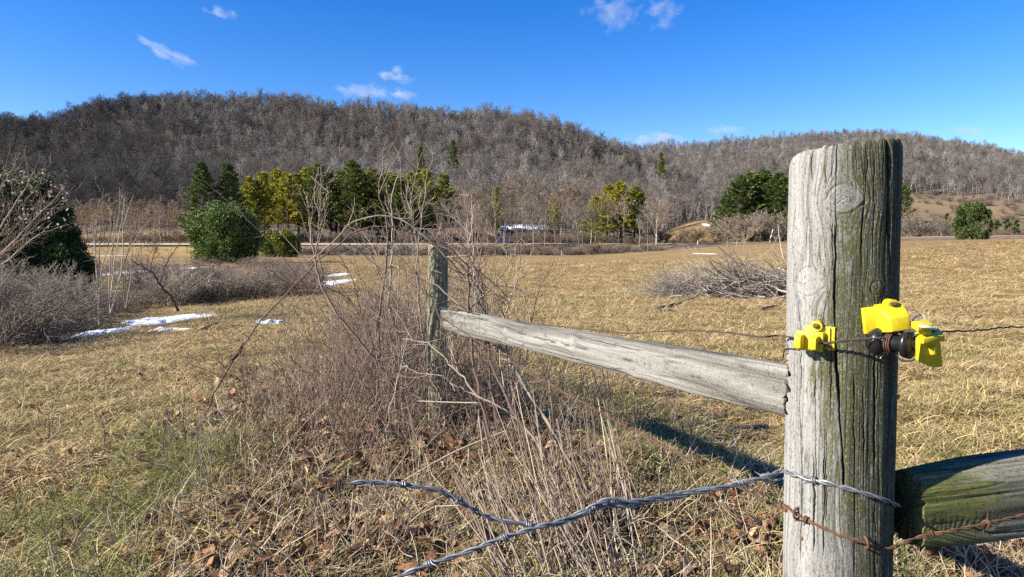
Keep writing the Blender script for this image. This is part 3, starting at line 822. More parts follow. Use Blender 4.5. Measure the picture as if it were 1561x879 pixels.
def near_post():
    root = thing('fence_post', 'big weathered round fence post in front, half grey and half green with algae', 'fence post', (0, 0, 0))
    dense = np.linspace(-math.radians(112), math.radians(112), 640)
    back = np.linspace(math.radians(112), 2 * math.pi - math.radians(112), 70)[1:-1]
    th = np.concatenate([dense, back])                  # th>0 : right in view
    zb = np.linspace(-.12, .70, 60); zt = np.linspace(.70, 1.0, 820)[1:]
    z0 = .70
    s = (np.where(th > math.pi, th - 2 * math.pi, th)) * PR
    # top outline: slanted, worn lower on the left
    top = np.interp(s / PR, [-3.2, -1.6, -1.35, -.9, -.4, 0, .35, .8, 1.3, 3.2], [P(1198, 246, PD)[2], P(1198, 243, PD)[2], P(1204, 238, PD)[2], P(1222, 229, PD - .04)[2], P(1250, 222, PD - .06)[2],
                    P(1285, 218, PD - .07)[2], P(1312, 215, PD - .07)[2], P(1342, 215, PD - .05)[2], P(1368, 219, PD)[2], P(1300, 226, PD + .07)[2]])
    top = top + .0022 * fbm(s * 140, 0 * s, seed=71, oct=3) 
    Z = np.concatenate([np.repeat(zb[:, None], len(th), 1), z0 + (top[None] - z0) * ((zt[:, None] - .7) / .3)])
    S = np.broadcast_to(s[None], Z.shape)
    X = lambda px, py: post_sl(px, py)
    cr = lambda pts, d, w: ([X(*p) for p in pts], d, w)
    cracks = [cr([(1342, 205), (1343, 300), (1345, 380), (1349, 436)], .016, .0022), cr([(1355, 205), (1356, 330)], .006, .001),
              cr([(1232, 215), (1234, 262), (1238, 285)], .006, .0010), cr([(1268, 335), (1271, 390), (1270, 450), (1272, 520)], .009, .0013),
              cr([(1273, 510), (1279, 600), (1286, 680), (1290, 760)], .010, .0014), cr([(1312, 210), (1311, 300), (1306, 400)], .005, .0010),
              cr([(1328, 500), (1331, 600), (1333, 720), (1338, 900)], .008, .0013), cr([(1210, 430), (1216, 470), (1222, 520), (1222, 640), (1227, 720), (1226, 880)], .006, .0010),
              cr([(1204, 300), (1208, 330), (1205, 370), (1212, 420)], .005, .0011), cr([(1245, 570), (1246, 660), (1250, 760)], .005, .0009),
              cr([(1231, 340), (1234, 400), (1236, 412)], .004, .0008), cr([(1300, 560), (1303, 700), (1308, 880)], .004, .0008),
              cr([(1205, 560), (1206, 800)], .004, .0007), cr([(1253, 240), (1256, 300)], .003, .0008), cr([(1314, 580), (1318, 760)], .004, .0008),
              cr([(1260, 640), (1262, 860)], .004, .0008), cr([(1349, 480), (1352, 700), (1350, 880)], .007, .0012), cr([(1362, 240), (1362, 500)], .006, .0012),
              cr([(1244, 690), (1247, 860)], .005, .001), cr([(1292, 225), (1293, 260)], .004, .0008), cr([(1322, 225), (1324, 420)], .004, .0007)]
    rng = np.random.default_rng(8)
    for k in range(26):
        ss = rng.uniform(-1.5, 1.5) * PR; a = rng.uniform(.72, 1.3); ln = rng.uniform(.05, .22)
        cracks.append(([(ss, a), (ss + rng.normal(0, .002), a + ln)], rng.uniform(.0015, .0035), rng.uniform(.0004, .0008)))
    knots = [(*X(1281, 303), .0245), (*X(1231, 431), .0245), (*X(1331, 437), .0105), (*X(1203, 362), .020), (*X(1250, 872), .030)]
    h, gro, ringv, kn, ws = wood_relief(S, Z, cracks, knots, 40)
    lob = .0035 * vnoise(np.cos(S / PR) * 1.6 + 3, np.sin(S / PR) * 1.6, Z * 1.2 + 9, seed=44)
    ang = VIEW - S / PR
    R = PR + lob + h
    # top edge worn round
    fr = (top[None] - Z)
    R = R - .005 * np.exp(-np.maximum(fr, 0) / .006)
    # ragged mortise the left rail sits in
    azd = np.degrees(ang) % 360
    mz = post_row_z(606); half = .046 + .008 * vnoise(Z * 70, S * 0, seed=46)
    mort = sstep(half + .003, half - .003, np.abs(Z - mz)) * sstep(274, 281, azd + 9 * vnoise(Z * 120, 0 * Z, seed=45)) * sstep(352, 345, azd)
    R = R - .05 * mort
    gro = np.maximum(gro, mort * .85)  # hollow is also coloured dark, its shade put into the colour
    V = np.stack([PX + lean_x(Z) + R * np.sin(ang), PY + R * np.cos(ang), Z], -1)
    n, k = Z.shape
    i = np.arange(n - 1)[:, None] * k; j = np.arange(k)[None]; j2 = (j + 1) % k
    q = np.stack([i + j2, i + j, i + k + j, i + k + j2], -1).reshape(-1, 4)[:, ::-1]
    v = V.reshape(-1, 3)
    # end grain closes the top
    c = np.array([[PX + lean_x(1.4), PY, float(np.mean(top)) - .004]])
    base = (n - 1) * k
    t = np.stack([np.full(k, len(v)), base + np.arange(k), base + (np.arange(k) + 1) % k], -1)
    v = np.vstack([v, c])
    me = make_mesh('wood', v, q, t, True)
    # algae film: the right of a wandering edge, patchy over the upper left
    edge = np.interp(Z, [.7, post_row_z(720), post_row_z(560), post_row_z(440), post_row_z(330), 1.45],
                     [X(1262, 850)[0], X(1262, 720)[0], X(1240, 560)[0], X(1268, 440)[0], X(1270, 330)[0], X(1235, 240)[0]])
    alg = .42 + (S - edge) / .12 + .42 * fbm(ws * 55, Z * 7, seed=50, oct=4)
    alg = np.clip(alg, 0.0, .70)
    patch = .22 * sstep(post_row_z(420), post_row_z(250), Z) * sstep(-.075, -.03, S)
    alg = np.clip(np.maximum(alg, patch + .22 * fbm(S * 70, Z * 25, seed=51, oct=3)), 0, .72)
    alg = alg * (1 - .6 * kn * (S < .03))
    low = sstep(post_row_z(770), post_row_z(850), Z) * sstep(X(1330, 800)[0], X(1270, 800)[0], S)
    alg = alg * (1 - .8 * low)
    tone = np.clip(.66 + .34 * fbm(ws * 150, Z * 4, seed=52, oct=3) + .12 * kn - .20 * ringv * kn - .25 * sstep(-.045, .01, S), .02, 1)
    pad = lambda a: np.concatenate([a.ravel(), [.4]])
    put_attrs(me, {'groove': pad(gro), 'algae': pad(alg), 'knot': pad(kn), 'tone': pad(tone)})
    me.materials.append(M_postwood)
    link('wood', me, root)
    return root
near_post()

# ------------------------------------------------------------------ far post
FD = 3.8
def far_post():
    base = at_depth(664, FD); topc = P(668, 370, FD)
    r = .5 * 31 / F_PX * FD
    root = thing('fence_post', 'slimmer greenish round fence post standing among brambles at the far rail end', 'fence post', (0, 0, 0))
    th = np.linspace(-math.pi, math.pi, 200, endpoint=False); z = np.linspace(base[2] - .15, topc[2], 420)
    S, Z = np.meshgrid(th * r, z)
    Z = Z + (Z - z[0]) / (z[-1] - z[0]) * .004 * fbm(S * 60, S * 0, seed=60)
    rng = np.random.default_rng(61)
    cracks = [([(ss, a), (ss + .004, a + ln)], .005, .0012) for ss, a, ln in zip(rng.uniform(-.15, .15, 18), rng.uniform(0, 1, 18), rng.uniform(.1, .4, 18))]
    h, gro, ringv, kn, ws = wood_relief(S, Z, cracks, [(-.01, 1.0, .018)], 62, 1.6)
    R = r * (1 + .05 * (topc[2] - Z)) + h + .004 * vnoise(np.cos(S / r) * 1.5, np.sin(S / r) * 1.5, Z * 2, seed=63)
    R = R - .004 * np.exp(-(z[-1] - Z) / .005)
    view = math.atan2(-topc[0], -topc[1]); ang = view - S / r
    t = (Z - base[2]) / (topc[2] - base[2])
    cx = base[0] + (topc[0] - base[0]) * t
    V = np.stack([cx + R * np.sin(ang), FD + R * np.cos(ang), Z], -1)
    n, k = Z.shape
    i = np.arange(n - 1)[:, None] * k; j = np.arange(k)[None]; j2 = (j + 1) % k
    q = np.stack([i + j, i + j2, i + k + j2, i + k + j], -1).reshape(-1, 4)[:, ::-1]
    v = np.vstack([V.reshape(-1, 3), [[topc[0], FD, topc[2] - .002]]]); b0 = (n - 1) * k
    tt = np.stack([np.full(k, len(v) - 1), b0 + np.arange(k), b0 + (np.arange(k) + 1) % k], -1)
    me = make_mesh('wood', v, q, tt, True)
    alg = np.clip(.42 + .22 * fbm(ws * 40, Z * 4, seed=64) + .12 * (Z - .6), 0, .8)
    tone = np.clip(.62 + .4 * fbm(ws * 120, Z * 3, seed=65), 0, 1)
    pad = lambda a: np.concatenate([a.ravel(), [.4]])
    put_attrs(me, {'groove': pad(gro), 'algae': pad(alg), 'knot': pad(kn), 'tone': pad(tone)})
    me.materials.append(wood_mat('far_post_wood', (.36, .33, .245), (.24, .22, .15), (.08, .07, .05), (.05, .055, .022), (.17, .165, .075), 260))
    link('wood', me, root)
far_post()

# ------------------------------------------------------------------ split rails
def rail(name, label, ends, half_h, half_w, mat, seed, n=900, knots=(), cracks=(), algae=None, sag=0.0, roll=0.0, bow=None):
    """irregular split rail swept from ends[0] to ends[1]; half_h / half_w: [(t, metres)]"""
    A, Bp = np.asarray(ends[0]), np.asarray(ends[1]); ax = Bp - A; Ln = np.linalg.norm(ax); ax = ax / Ln
    side = unit(np.cross(ax, UP)); up = np.cross(side, ax)
    k = 220
    th = np.linspace(0, 2 * math.pi, k, endpoint=False); t = np.linspace(0, 1, n)
    TH, T = np.meshgrid(th, t); Lg = T * Ln
    hh = np.interp(T, *zip(*half_h)); hw = np.interp(T, *zip(*half_w))
    c, s_ = np.cos(TH), np.sin(TH); pw = 2 / 3.6
    x = np.sign(c) * np.abs(c)**pw * hw; y = np.sign(s_) * np.abs(s_)**pw * hh
    x = x * (1 + .16 * vnoise(c * 1.2 + 5, s_ * 1.2, Lg * .8, seed=seed)); y = y * (1 + .10 * vnoise(c * 1.1, s_ * 1.1 + 7, Lg * .9, seed=seed + 1))
    per = np.cumsum(np.hypot(np.diff(x, axis=1, prepend=x[:, -1:]), np.diff(y, axis=1, prepend=y[:, -1:])), axis=1)
    per = per - per[:, :1]
    S = per
    cl = list(cracks)
    rng = np.random.default_rng(seed)
    for _ in range(75):
        ss = rng.uniform(0, .34); a = rng.uniform(-.1, Ln); ln = rng.uniform(.15, .9)
        cl.append(([(ss, a), (ss + rng.normal(0, .006), a + ln)], rng.uniform(.003, .008), rng.uniform(.0006, .0017)))
    h, gro, ringv, kn, ws = wood_relief(S, Lg, cl, knots, seed + 2, 1.5)
    nrm = np.stack([np.sign(c) * np.abs(c)**(2 - pw) / np.maximum(hw, 1e-4), np.sign(s_) * np.abs(s_)**(2 - pw) / np.maximum(hh, 1e-4)], -1)
    nrm /= np.maximum(np.linalg.norm(nrm, axis=-1, keepdims=True), 1e-9)
    h = h + .003 * fbm(ws * 22, Lg * 1.6, seed=seed + 5, oct=3)
    x = x + nrm[..., 0] * h; y = y + nrm[..., 1] * h
    # broken, fibrous ends
    along = Lg + .012 * fbm(x * 120, y * 120, seed=seed + 6) * (sstep(.06, 0, Lg) + sstep(Ln - .06, Ln, Lg))
    ce = A + ax * along[..., None]
    off = np.interp(T, *zip(*bow)) if bow else 0
    V = ce + side * x[..., None] + up * (y + off - sag * np.sin(T * math.pi))[..., None]
    i = np.arange(n - 1)[:, None] * k; j = np.arange(k)[None]; j2 = (j + 1) % k
    q = np.stack([i + j, i + j2, i + k + j2, i + k + j], -1).reshape(-1, 4)
    v = V.reshape(-1, 3); m = len(v)
    e0, e1 = V[0].mean(0) + ax * .006, V[-1].mean(0) - ax * .006
    v = np.vstack([v, e0, e1]); jj = np.arange(k)
    tt = np.vstack([np.stack([np.full(k, m), (jj + 1) % k, jj], -1), np.stack([np.full(k, m + 1), (n - 1) * k + jj, (n - 1) * k + (jj + 1) % k], -1)])
    me = make_mesh('wood', v, q, tt, True)
    alg = np.zeros_like(S) + .02 if algae is None else algae(T, TH, ws, Lg)
    tone = np.clip(.58 + .62 * fbm(ws * 70, Lg * 2.2, seed=seed + 7, oct=4) + .38 * fbm(ws * 16, Lg * 1.2, seed=seed + 8), 0, 1)
    pad = lambda a: np.concatenate([a.ravel(), [.5, .5]])
    put_attrs(me, {'groove': pad(gro), 'algae': pad(alg), 'knot': pad(kn), 'tone': pad(tone)})
    me.materials.append(mat)
    root = thing(name, label, 'fence rail')
    link('wood', me, root)
    return root
# left rail: from the mortise in the near post back to the far post
nA = (P(1188, 549, 1.11) + P(1188, 637, 1.11)) / 2; fA = (P(677, 468, 3.72) + P(677, 503, 3.72)) / 2
nA = nA + unit(nA - fA) * .036
hN = (P(1188, 549, 1.11)[2] - P(1188, 637, 1.11)[2]) / 2; hF = (P(677, 468, 3.72)[2] - P(677, 503, 3.72)[2]) / 2
rail('fence_rail', 'long silver grey split rail running from the big post back to the far post', (nA, fA),
     [(0, hN * .86), (.12, hN * .91), (.3, hN * .98), (.5, hN * .96), (.8, hF * .88), (1, hF * .78)], [(0, .02), (.2, .03), (.6, .034), (1, .026)], M_railwood, 80,
     n=1300, knots=[(.135, .50, .016), (.118, .86, .013), (.14, 1.5, .018)])
# right rail: from behind the near post off to the right
rA = P(1381, 777, 1.04); rB = rA + (P(1561, 753, 1.085) - rA) * 9
def moss(T, TH, ws, Lg):
    return np.clip(.62 * sstep(.20, .02, Lg) + .18 + .3 * fbm(ws * 30, Lg * 5, seed=91), 0, .9)
rail('fence_rail', 'dark mossy split rail low on the right of the big post', (rA, rB), [(0, .055), (.06, .062), (.5, .07), (1, .06)], [(0, .042), (.06, .048), (1, .05)], M_mossrail, 90, n=1500, algae=moss)

# ------------------------------------------------------------------ wires
def metal(name, a, b, rough=.5, metallic=.8, scale=90):
    m, nt, N, L, bs = new_mat(name)
    nz = noise_node(N, scale, 4); L.new(coords(nt), nz.inputs[0])
    r = ramp(N, [(.35, a), (.65, b)]); L.new(nz.outputs[0], r.inputs[0]); L.new(r.outputs[0], bs.inputs['Base Color'])
    bs.inputs['Metallic'].default_value = metallic; bs.inputs['Roughness'].default_value = rough
    return m
M_galv = metal('galvanised_wire', (.12, .125, .14), (.27, .28, .30), .5, .5)
M_rust = metal('rusty_wire', (.055, .026, .015), (.15, .07, .04), .85, .15)
M_darkwire = metal('dark_wire', (.03, .022, .02), (.09, .06, .05), .75, .3)
def twisted(B, path, r=.0015, twist=.0017, pitch=.032, n=400, strands=2, phase=0.0, r_rnd=.5):
    p = smooth_path(path, n)
    t = np.gradient(p, axis=0); seg = np.linalg.norm(t, axis=1, keepdims=True); t = t / seg
    L = np.cumsum(seg[:, 0]) - seg[0, 0]
    a = np.cross(t, UP); a /= np.linalg.norm(a, axis=1, keepdims=True); b = np.cross(t, a)
    for k in range(strands):
        ph = L / pitch * 2 * math.pi + phase + k * 2 * math.pi / strands
        B.tube(p + twist * (np.cos(ph)[:, None] * a + np.sin(ph)[:, None] * b), r, 7, r_rnd)
    return p, t
def barb(parent, p, t, mat, r=.0013, R=.0046, spin=0.0, ln=.011):
    """short wire wound twice round the strands with two cut points"""
    B = Buf(); t = unit(t); a = unit(np.cross(t, UP)); b = np.cross(t, a)
    u = np.linspace(0, 2.3 * 2 * math.pi, 34)
    helix = p + t * ((u / u[-1] - .5) * .0075)[:, None] + R * (np.cos(u + spin)[:, None] * a + np.sin(u + spin)[:, None] * b)
    o0 = helix[0] + unit(helix[0] - helix[1] + (helix[0] - p) * .5) * ln; o1 = helix[-1] + unit(helix[-1] - helix[-2] + (helix[-1] - p) * .5) * ln
    B.tube(np.vstack([o0, helix, o1]), np.concatenate([[r * .5], np.full(34, r), [r * .5]]), 6, .5)
    return B.build('barb', mat, parent, True)
def nearest(path, tang, px, py):
    v = path - CAM; D = v[:, 1]
    sx = v[:, 0] / (v[:, 1] * _cp - v[:, 2] * _sp) * F_PX + 780.5
    k = int(np.argmin(np.abs(sx - px))); return path[k], tang[k]

# galvanised barbed wire: wrapped on the post, doubled back on itself, loose end to the left
wB = Buf()
front = [(1366, 758), (1345, 752), (1320, 747), (1290, 742), (1262, 738), (1235, 735), (1210, 731), (1192, 728)]
pathA = [on_post(x, y, .004) for x, y in front]
D0 = pathA[-1][1]
for k, (x, y) in enumerate([(1166, 727), (1120, 738), (1060, 751), (1000, 762), (945, 769), (900, 775), (860, 792), (820, 803), (760, 822), (700, 845), (640, 865), (585, 890), (540, 912)]):
    pathA.append(P(x, y, D0 - .012 * (k + 1)))
root = thing('barbed_wire', 'loose grey galvanised barbed wire tied round the big post', 'barbed wire')
pA, tA = twisted(wB, pathA, .00195, .0021, .058, 900)
pathB = [P(1172, 722, D0 + .01), P(1158, 729, D0), P(1110, 741, D0 - .02), P(1050, 749, D0 - .035), P(1000, 758, D0 - .05), P(960, 764, D0 - .06), P(935, 760, D0 - .065), P(912, 766, D0 - .07), P(893, 778, D0 - .075), P(868, 793, D0 - .08),
         P(830, 801, D0 - .085), P(790, 797, D0 - .088), P(750, 790, D0 - .09), P(720, 776, D0 - .095), P(690, 757, D0 - .10), P(655, 744, D0 - .105), P(600, 737, D0 - .11), P(560, 734, D0 - .115), P(532, 737, D0 - .12)]
pB, tB = twisted(wB, pathB, .00190, .0021, .052, 800, phase=1.0)
# the doubled return strand along the first metre
twisted(wB, [on_post(1240, 737, .006), P(1192, 729, D0 - .004), P(1150, 733, D0 - .012), P(1090, 744, D0 - .02), P(1040, 754, D0 - .035), P(1000, 764, D0 - .05), P(930, 773, D0 - .06), P(880, 783, D0 - .075)], .0018, .0042, .08, 300, 1)
wB.build('strands', M_galv, root, True)
for pa, ta, x, y in ((pA, tA, 1241, 736), (pA, tA, 1128, 736), (pA, tA, 903, 775), (pA, tA, 770, 819), (pA, tA, 655, 860), (pB, tB, 700, 763), (pB, tB, 806, 800), (pB, tB, 615, 738), (pB, tB, 1163, 727)):
    p, t = nearest(pa, ta, x, y); barb(root, p, t, M_galv, spin=x * .37)
# rusty barbed wire stapled low on the post, from the right edge back to the far post
root = thing('barbed_wire', 'rusty barbed wire stapled low on the big post and running along the fence', 'barbed wire')
wB = Buf()
pr = [P(1640, 765, 1.03), P(1561, 785, 1.005), P(1500, 799, .99), P(1440, 811, .985), P(1400, 819, .99)] + [on_post(x, y, .0035) for x, y in ((1352, 823), (1320, 821), (1285, 815), (1250, 805), (1222, 794), (1200, 782))]
Dp = pr[-1][1]; farp = P(668, 480, FD - .06); nearp = P(1186, 773, Dp + .01)
pr += [nearp + (farp - nearp) * t + UP * -.02 * math.sin(t * math.pi) for t in np.linspace(0, 1, 14)]
pC, tC = twisted(wB, pr, .0014, .0016, .046, 1500)
wB.build('strands', M_rust, root, True)
for x, y in ((1505, 798), (1418, 815), (1228, 795), (1062, 692), (955, 636)):
    p, t = nearest(pC, tC, x, y); barb(root, p, t, M_rust, spin=x * .2)
def staple(px, py, label):
    c = on_post(px, py, .0); a = VIEW - post_sl(px, py)[0] / PR; o = np.array([math.sin(a), math.cos(a), 0])
    u = np.linspace(0, math.pi, 12)
    ax = unit(np.array([.12 * o[1], -.12 * o[0], 1]))
    pts = [c + ax * .0085 - o * .006] + [c + ax * .0085 * math.cos(x) + o * (.009 * math.sin(x) + .001) for x in u] + [c - ax * .0085 - o * .006]
    B = Buf(); B.tube(pts, .0021, 7, .5); s = B.build('fence_staple', M_rust, None, True)
    tag(s, label, 'staple')
staple(1222, 793, 'rusty fence staple on the pale left face of the big post')
staple(1321, 820, 'rusty fence staple on the green right face of the big post')
# nail stain hole
# thin electric wire: far post to the left insulator
B = Buf()
B.tube(smooth_path([P(690, 470, 3.6), P(740, 480, 3.1), P(780, 490, 2.65), P(830, 495, 2.25), P(900, 502, 1.85), P(960, 508, 1.6), P(1000, 505, 1.45), P(1060, 504, 1.28), P(1110, 507, 1.16), P(1160, 513, 1.05), on_post(1200, 516, .014), on_post(1242, 520, .017)], 160), .0015, 6, .5)
tag(B.build('electric_wire', M_darkwire, None, True), 'thin rusty wire above the silver rail running into the left yellow insulator', 'wire')
B = Buf()
path = [on_post(1258, 523, .018), on_post(1272, 520, .022), on_post(1300, 513, .026), on_post(1326, 509, .030), on_post(1350, 508, .034), P(1372, 506, .95), P(1395, 504, .925), P(1440, 505, .945), P(1480, 504, 1.0), P(1505, 502, 1.04), P(1530, 499, 1.09), P(1561, 498, 1.14), P(1680, 494, 1.3)]
twisted(B, path[:7], .0010, .0012, .014, 220)
B.tube(smooth_path(path[6:], 120) + np.column_stack([np.zeros(120), np.zeros(120), .0005 * np.sin(np.arange(120) * .7) + .0004 * np.sin(np.arange(120) * .29)]), .0013, 6, .4)
u = np.linspace(0, 2 * math.pi * 1.5, 30); cl = on_post(1262, 529, .012)
B.tube(cl + .0055 * np.column_stack([np.cos(u), np.sin(u) * .4, np.sin(u)]) + np.linspace(0, .004, 30)[:, None] * np.array([1, 0, 0]), .001, 6, .5)
tag(B.build('electric_wire', M_darkwire, None, True), 'dark twisted wire running from the left insulator past the black spool to the right', 'wire')
B = Buf(); B.tube(smooth_path([P(1194, 545, 1.1), on_post(1192, 540, .003), on_post(1198, 537, .002), on_post(1208, 536, .002), on_post(1220, 537, .002)], 40), .0011, 6)
tag(B.build('wire_loop', M_darkwire, None, True), 'short black wire end round the left side of the post under the insulator', 'wire')
# wire wound round the silver rail
B = Buf()
rc = lambda x, y, D: P(x, y, D)
B.tube(smooth_path([rc(826, 492, 2.36), rc(833, 498, 2.26), rc(836, 512, 2.23), rc(838, 528, 2.23), rc(846, 543, 2.27), rc(852, 546, 2.36)], 40), .0016, 5)
B.tube(smooth_path([rc(770, 488, 2.7), rc(800, 491, 2.4), rc(850, 509, 2.1), rc(880, 511, 1.98), rc(930, 518, 1.72), rc(960, 521, 1.62)], 40), .0013, 5)
tag(B.build('wire_wrap', M_darkwire, None, True), 'thin dark wire wound round the silver rail', 'wire')

# ------------------------------------------------------------------ yellow insulators and the black spool
m, nt, N, L, b = new_mat('yellow_plastic')
nz = noise_node(N, 160, 5); L.new(coords(nt), nz.inputs[0]); r = ramp(N, [(.28, (.40, .30, .012)), (.42, (.53, .415, .011)), (.6, (.57, .45, .014)), (.78, (.62, .52, .07))]); L.new(nz.outputs[0], r.inputs[0]); L.new(r.outputs[0], b.inputs['Base Color'])
b.inputs['Roughness'].default_value = .42; M_yel = m
m, nt, N, L, b = new_mat('black_plastic'); b.inputs['Base Color'].default_value = (.012, .012, .013, 1); b.inputs['Roughness'].default_value = .32; M_blk = m
m, nt, N, L, b = new_mat('dirty_string'); b.inputs['Base Color'].default_value = (.62, .62, .60, 1); b.inputs['Roughness'].default_value = .8; M_str = m
def frame_at(px, py, tilt=0.0, yaw=0.0):
    """axes on the post's skin: x right, y up, z out"""
    a = VIEW - post_sl(px, py)[0] / PR + yaw
    z = np.array([math.sin(a), math.cos(a), 0]); x = np.array([-z[1], z[0], 0]); y = np.array([0, 0, 1.])
    c, s = math.cos(tilt), math.sin(tilt)
    return np.stack([x * c + y * s, -x * s + y * c, z], 1)
def bevel(o, w=.0008, seg=2):
    md = o.modifiers.new('bevel', 'BEVEL'); md.width = w; md.segments = seg; md.limit_method = 'ANGLE'
    return o
def loft(B, sections, R, c, r=0.5):
    """boxes given as (z, x0, x1, y0, y1) corners joined front to back, in the local frame"""
    v = [(x, y, z) for z, x0, x1, y0, y1 in sections for x, y in ((x0, y0), (x1, y0), (x1, y1), (x0, y1))]
    f = [(0, 3, 2, 1)]
    for k in range(len(sections) - 1):
        b0 = k * 4
        f += [(b0 + j, b0 + (j + 1) % 4, b0 + 4 + (j + 1) % 4, b0 + 4 + j) for j in range(4)]
    e = (len(sections) - 1) * 4; f.append((e, e + 1, e + 2, e + 3))
    B.add(np.asarray(v) @ R.T + c, f, r)
def disc(B, c, axis, r, h, k=24, rnd=.5, dome=.25):
    ax = unit(np.asarray(axis, float)); B.tube([c - ax * h / 2, c - ax * h * .49, c + ax * h * .3, c + ax * h / 2], [r * .2, r, r, r * (1 - dome)], k, rnd)
def nail(parent, c, R, r=.0046):
    B = Buf(); disc(B, np.asarray(c), R[:, 1] * .75 + R[:, 2] * .6, r, .003, 16)
    return B.build('nail', M_rust, parent, True)

# left insulator
c = on_post(1246, 519, .001); R = frame_at(1246, 519, 0.0, -.20)
ins = thing('insulator', 'left yellow plastic fence insulator with two prongs, nailed to the big post', 'insulator')
mm = .001
def Lb(name, secs, parent, C=None, RR=None, bev=.0009):
    B = Buf(); loft(B, secs, R if RR is None else RR, c if C is None else C); o = B.build(name, M_yel, parent); bevel(o, bev); return o
Lb('back_plate', [(-.004, -.017, .026, -.014, .020), (.0055, -.017, .026, -.014, .020)], ins)
Lb('body', [(.0055, -.024, .013, -.016, .012), (.017, -.024, .013, -.016, .012)], ins)
Lb('rib', [(.0055, .0175, .0205, -.013, .019), (.0085, .018, .020, -.0125, .0185)], ins, None, None, .0005)
Lb('prong', [(.017, -.0235, -.0125, -.0135, .008), (.030, -.0235, -.0130, -.0125, .007), (.033, -.0225, -.0138, -.011, .005)], ins)
Lb('prong', [(.017, -.0035, .0085, -.0140, .007), (.030, -.0035, .0080, -.0130, .006), (.033, -.0025, .0072, -.0115, .004)], ins)
B = Buf(); u = np.linspace(0, 1, 2); B.tube(c + np.outer([-.003, .012], R[:, 2]) + R[:, 1] * .0205 + R[:, 0] * .002, .0078, 18); o = B.build('boss', M_yel, ins, True); bevel(o)
nail(ins, c + R[:, 1] * .0215 + R[:, 2] * .0135 + R[:, 0] * .002, R)
# right insulator, upper
c2 = on_post(1337, 482, .002); R2 = frame_at(1337, 482, .14, .30)
i2 = thing('insulator', 'upper right yellow plastic fence insulator with sloped hood on the big post', 'insulator')
Lb('back_plate', [(-.006, -.030, .022, -.020, .019), (.008, -.028, .022, -.019, .018)], i2, c2, R2)
Lb('hood', [(.008, -.0135, .023, -.018, .022), (.020, -.0125, .022, -.017, .018), (.034, -.006, .021, -.016, .006), (.036, -.004, .020, -.015, .003)], i2, c2, R2)
B = Buf(); B.tube(c2 + np.outer([.004, .021], R2[:, 2]) + R2[:, 1] * .0195 + R2[:, 0] * .008, .0078, 18); o = B.build('boss', M_yel, i2, True); bevel(o)
nail(i2, c2 + R2[:, 1] * .022 + R2[:, 2] * .0205 + R2[:, 0] * .009, R2, .0056)
# black spool
sp = thing('spool_insulator', 'black ribbed spool insulator tied to the wire at the right edge of the post', 'insulator')
ca = P(1347, 521, .960); cb = P(1384, 524, .945); axs = unit(cb - ca + np.array([0, -.022, 0]))
B = Buf()
B.tube([ca - axs * .020, ca - axs * .019, ca - axs * .008, ca + axs * .0, ca + axs * .003], [.002, .014, .0205, .0195, .012], 28, .5)
o = B.build('flange', M_blk, sp, True)
B = Buf(); B.tube([ca, ca + axs * .012, cb - axs * .003], [.0125, .0115, .0125], 24, .5); B.build('core', M_blk, sp, True)
B = Buf()
B.tube([cb - axs * .005, cb - axs * .004, cb + axs * .004, cb + axs * .0055, cb + axs * .004, cb + axs * .0045, cb + axs * .003, cb + axs * .003], [.012, .0195, .0208, .0176, .0152, .0115, .0098, .0005], 32, .5, cap=False)
for a in np.linspace(0, 2 * math.pi, 8, endpoint=False):
    q = unit(np.cross(axs, UP)); w = np.cross(axs, q); d = q * math.cos(a) + w * math.sin(a)
    B.tube([cb + axs * .0045 + d * .004, cb + axs * .0052 + d * .0145], [.0009, .0009], 5)
B.build('flange', M_blk, sp, True)
B = Buf()
for k in range(3):
    u = np.linspace(0, 2 * math.pi, 30); q = unit(np.cross(axs, UP)); w = np.cross(axs, q); cc = ca + axs * (.007 + .003 * k)
    B.tube(cc + .0135 * (np.cos(u)[:, None] * q + np.sin(u)[:, None] * w), .0011, 6)
B.build('tie_wire', M_rust, sp, True)
# hanging insulator on the wire
i3 = thing('insulator', 'yellow insulator hanging tilted on the wire right of the black spool', 'insulator')
R3 = np.stack([unit(np.array([1, .25, .10])), unit(np.array([-.12, -.15, 1])), unit(np.array([-.2, -1, -.15]))], 1)
c3 = P(1411, 512, .93)
Lb('clip', [(-.010, -.020, .008, .012, .021), (.012, -.018, .008, .011, .019)], i3, c3, R3, .0012)
Lb('flange', [(-.016, -.011, .027, -.008, .003), (-.010, -.011, .027, -.010, .005), (.013, -.010, .026, -.007, .002)], i3, c3, R3, .0012)
B = Buf(); B.tube([c3 + R3[:, 1] * .003, c3 + R3[:, 1] * .013], [.007, .0065], 14); B.build('neck', M_yel, i3, True)
R3b = np.stack([unit(R3[:, 0] + .28 * R3[:, 1]), unit(R3[:, 1] - .28 * R3[:, 0]), R3[:, 2]], 1)
B = Buf()
v = [(-.012, -.006, -.010), (.020, -.006, -.010), (.028, -.047, -.003), (.012, -.047, -.003), (-.014, -.034, -.006), (-.012, -.006, .008), (.020, -.006, .008), (.028, -.047, .003), (.012, -.047, .003), (-.014, -.034, .004)]
vv = np.asarray(v) @ R3.T + c3
B.add(vv, [(0, 1, 6, 5), (1, 2, 7, 6), (2, 3, 8, 7), (3, 4, 9, 8), (4, 0, 5, 9)]); B.add(vv, [(0, 4, 1), (1, 4, 3), (1, 3, 2), (5, 6, 9), (6, 8, 9), (6, 7, 8)])
bevel(B.build('body', M_yel, i3), .0012)
B = Buf(); B.tube([c3 - R3[:, 1] * .014 + R3[:, 2] * .006 + R3[:, 0] * .006, c3 - R3[:, 1] * .024 + R3[:, 2] * .0085 + R3[:, 0] * .009], [.0062, .0045], 12); B.build('lug', M_yel, i3, True)
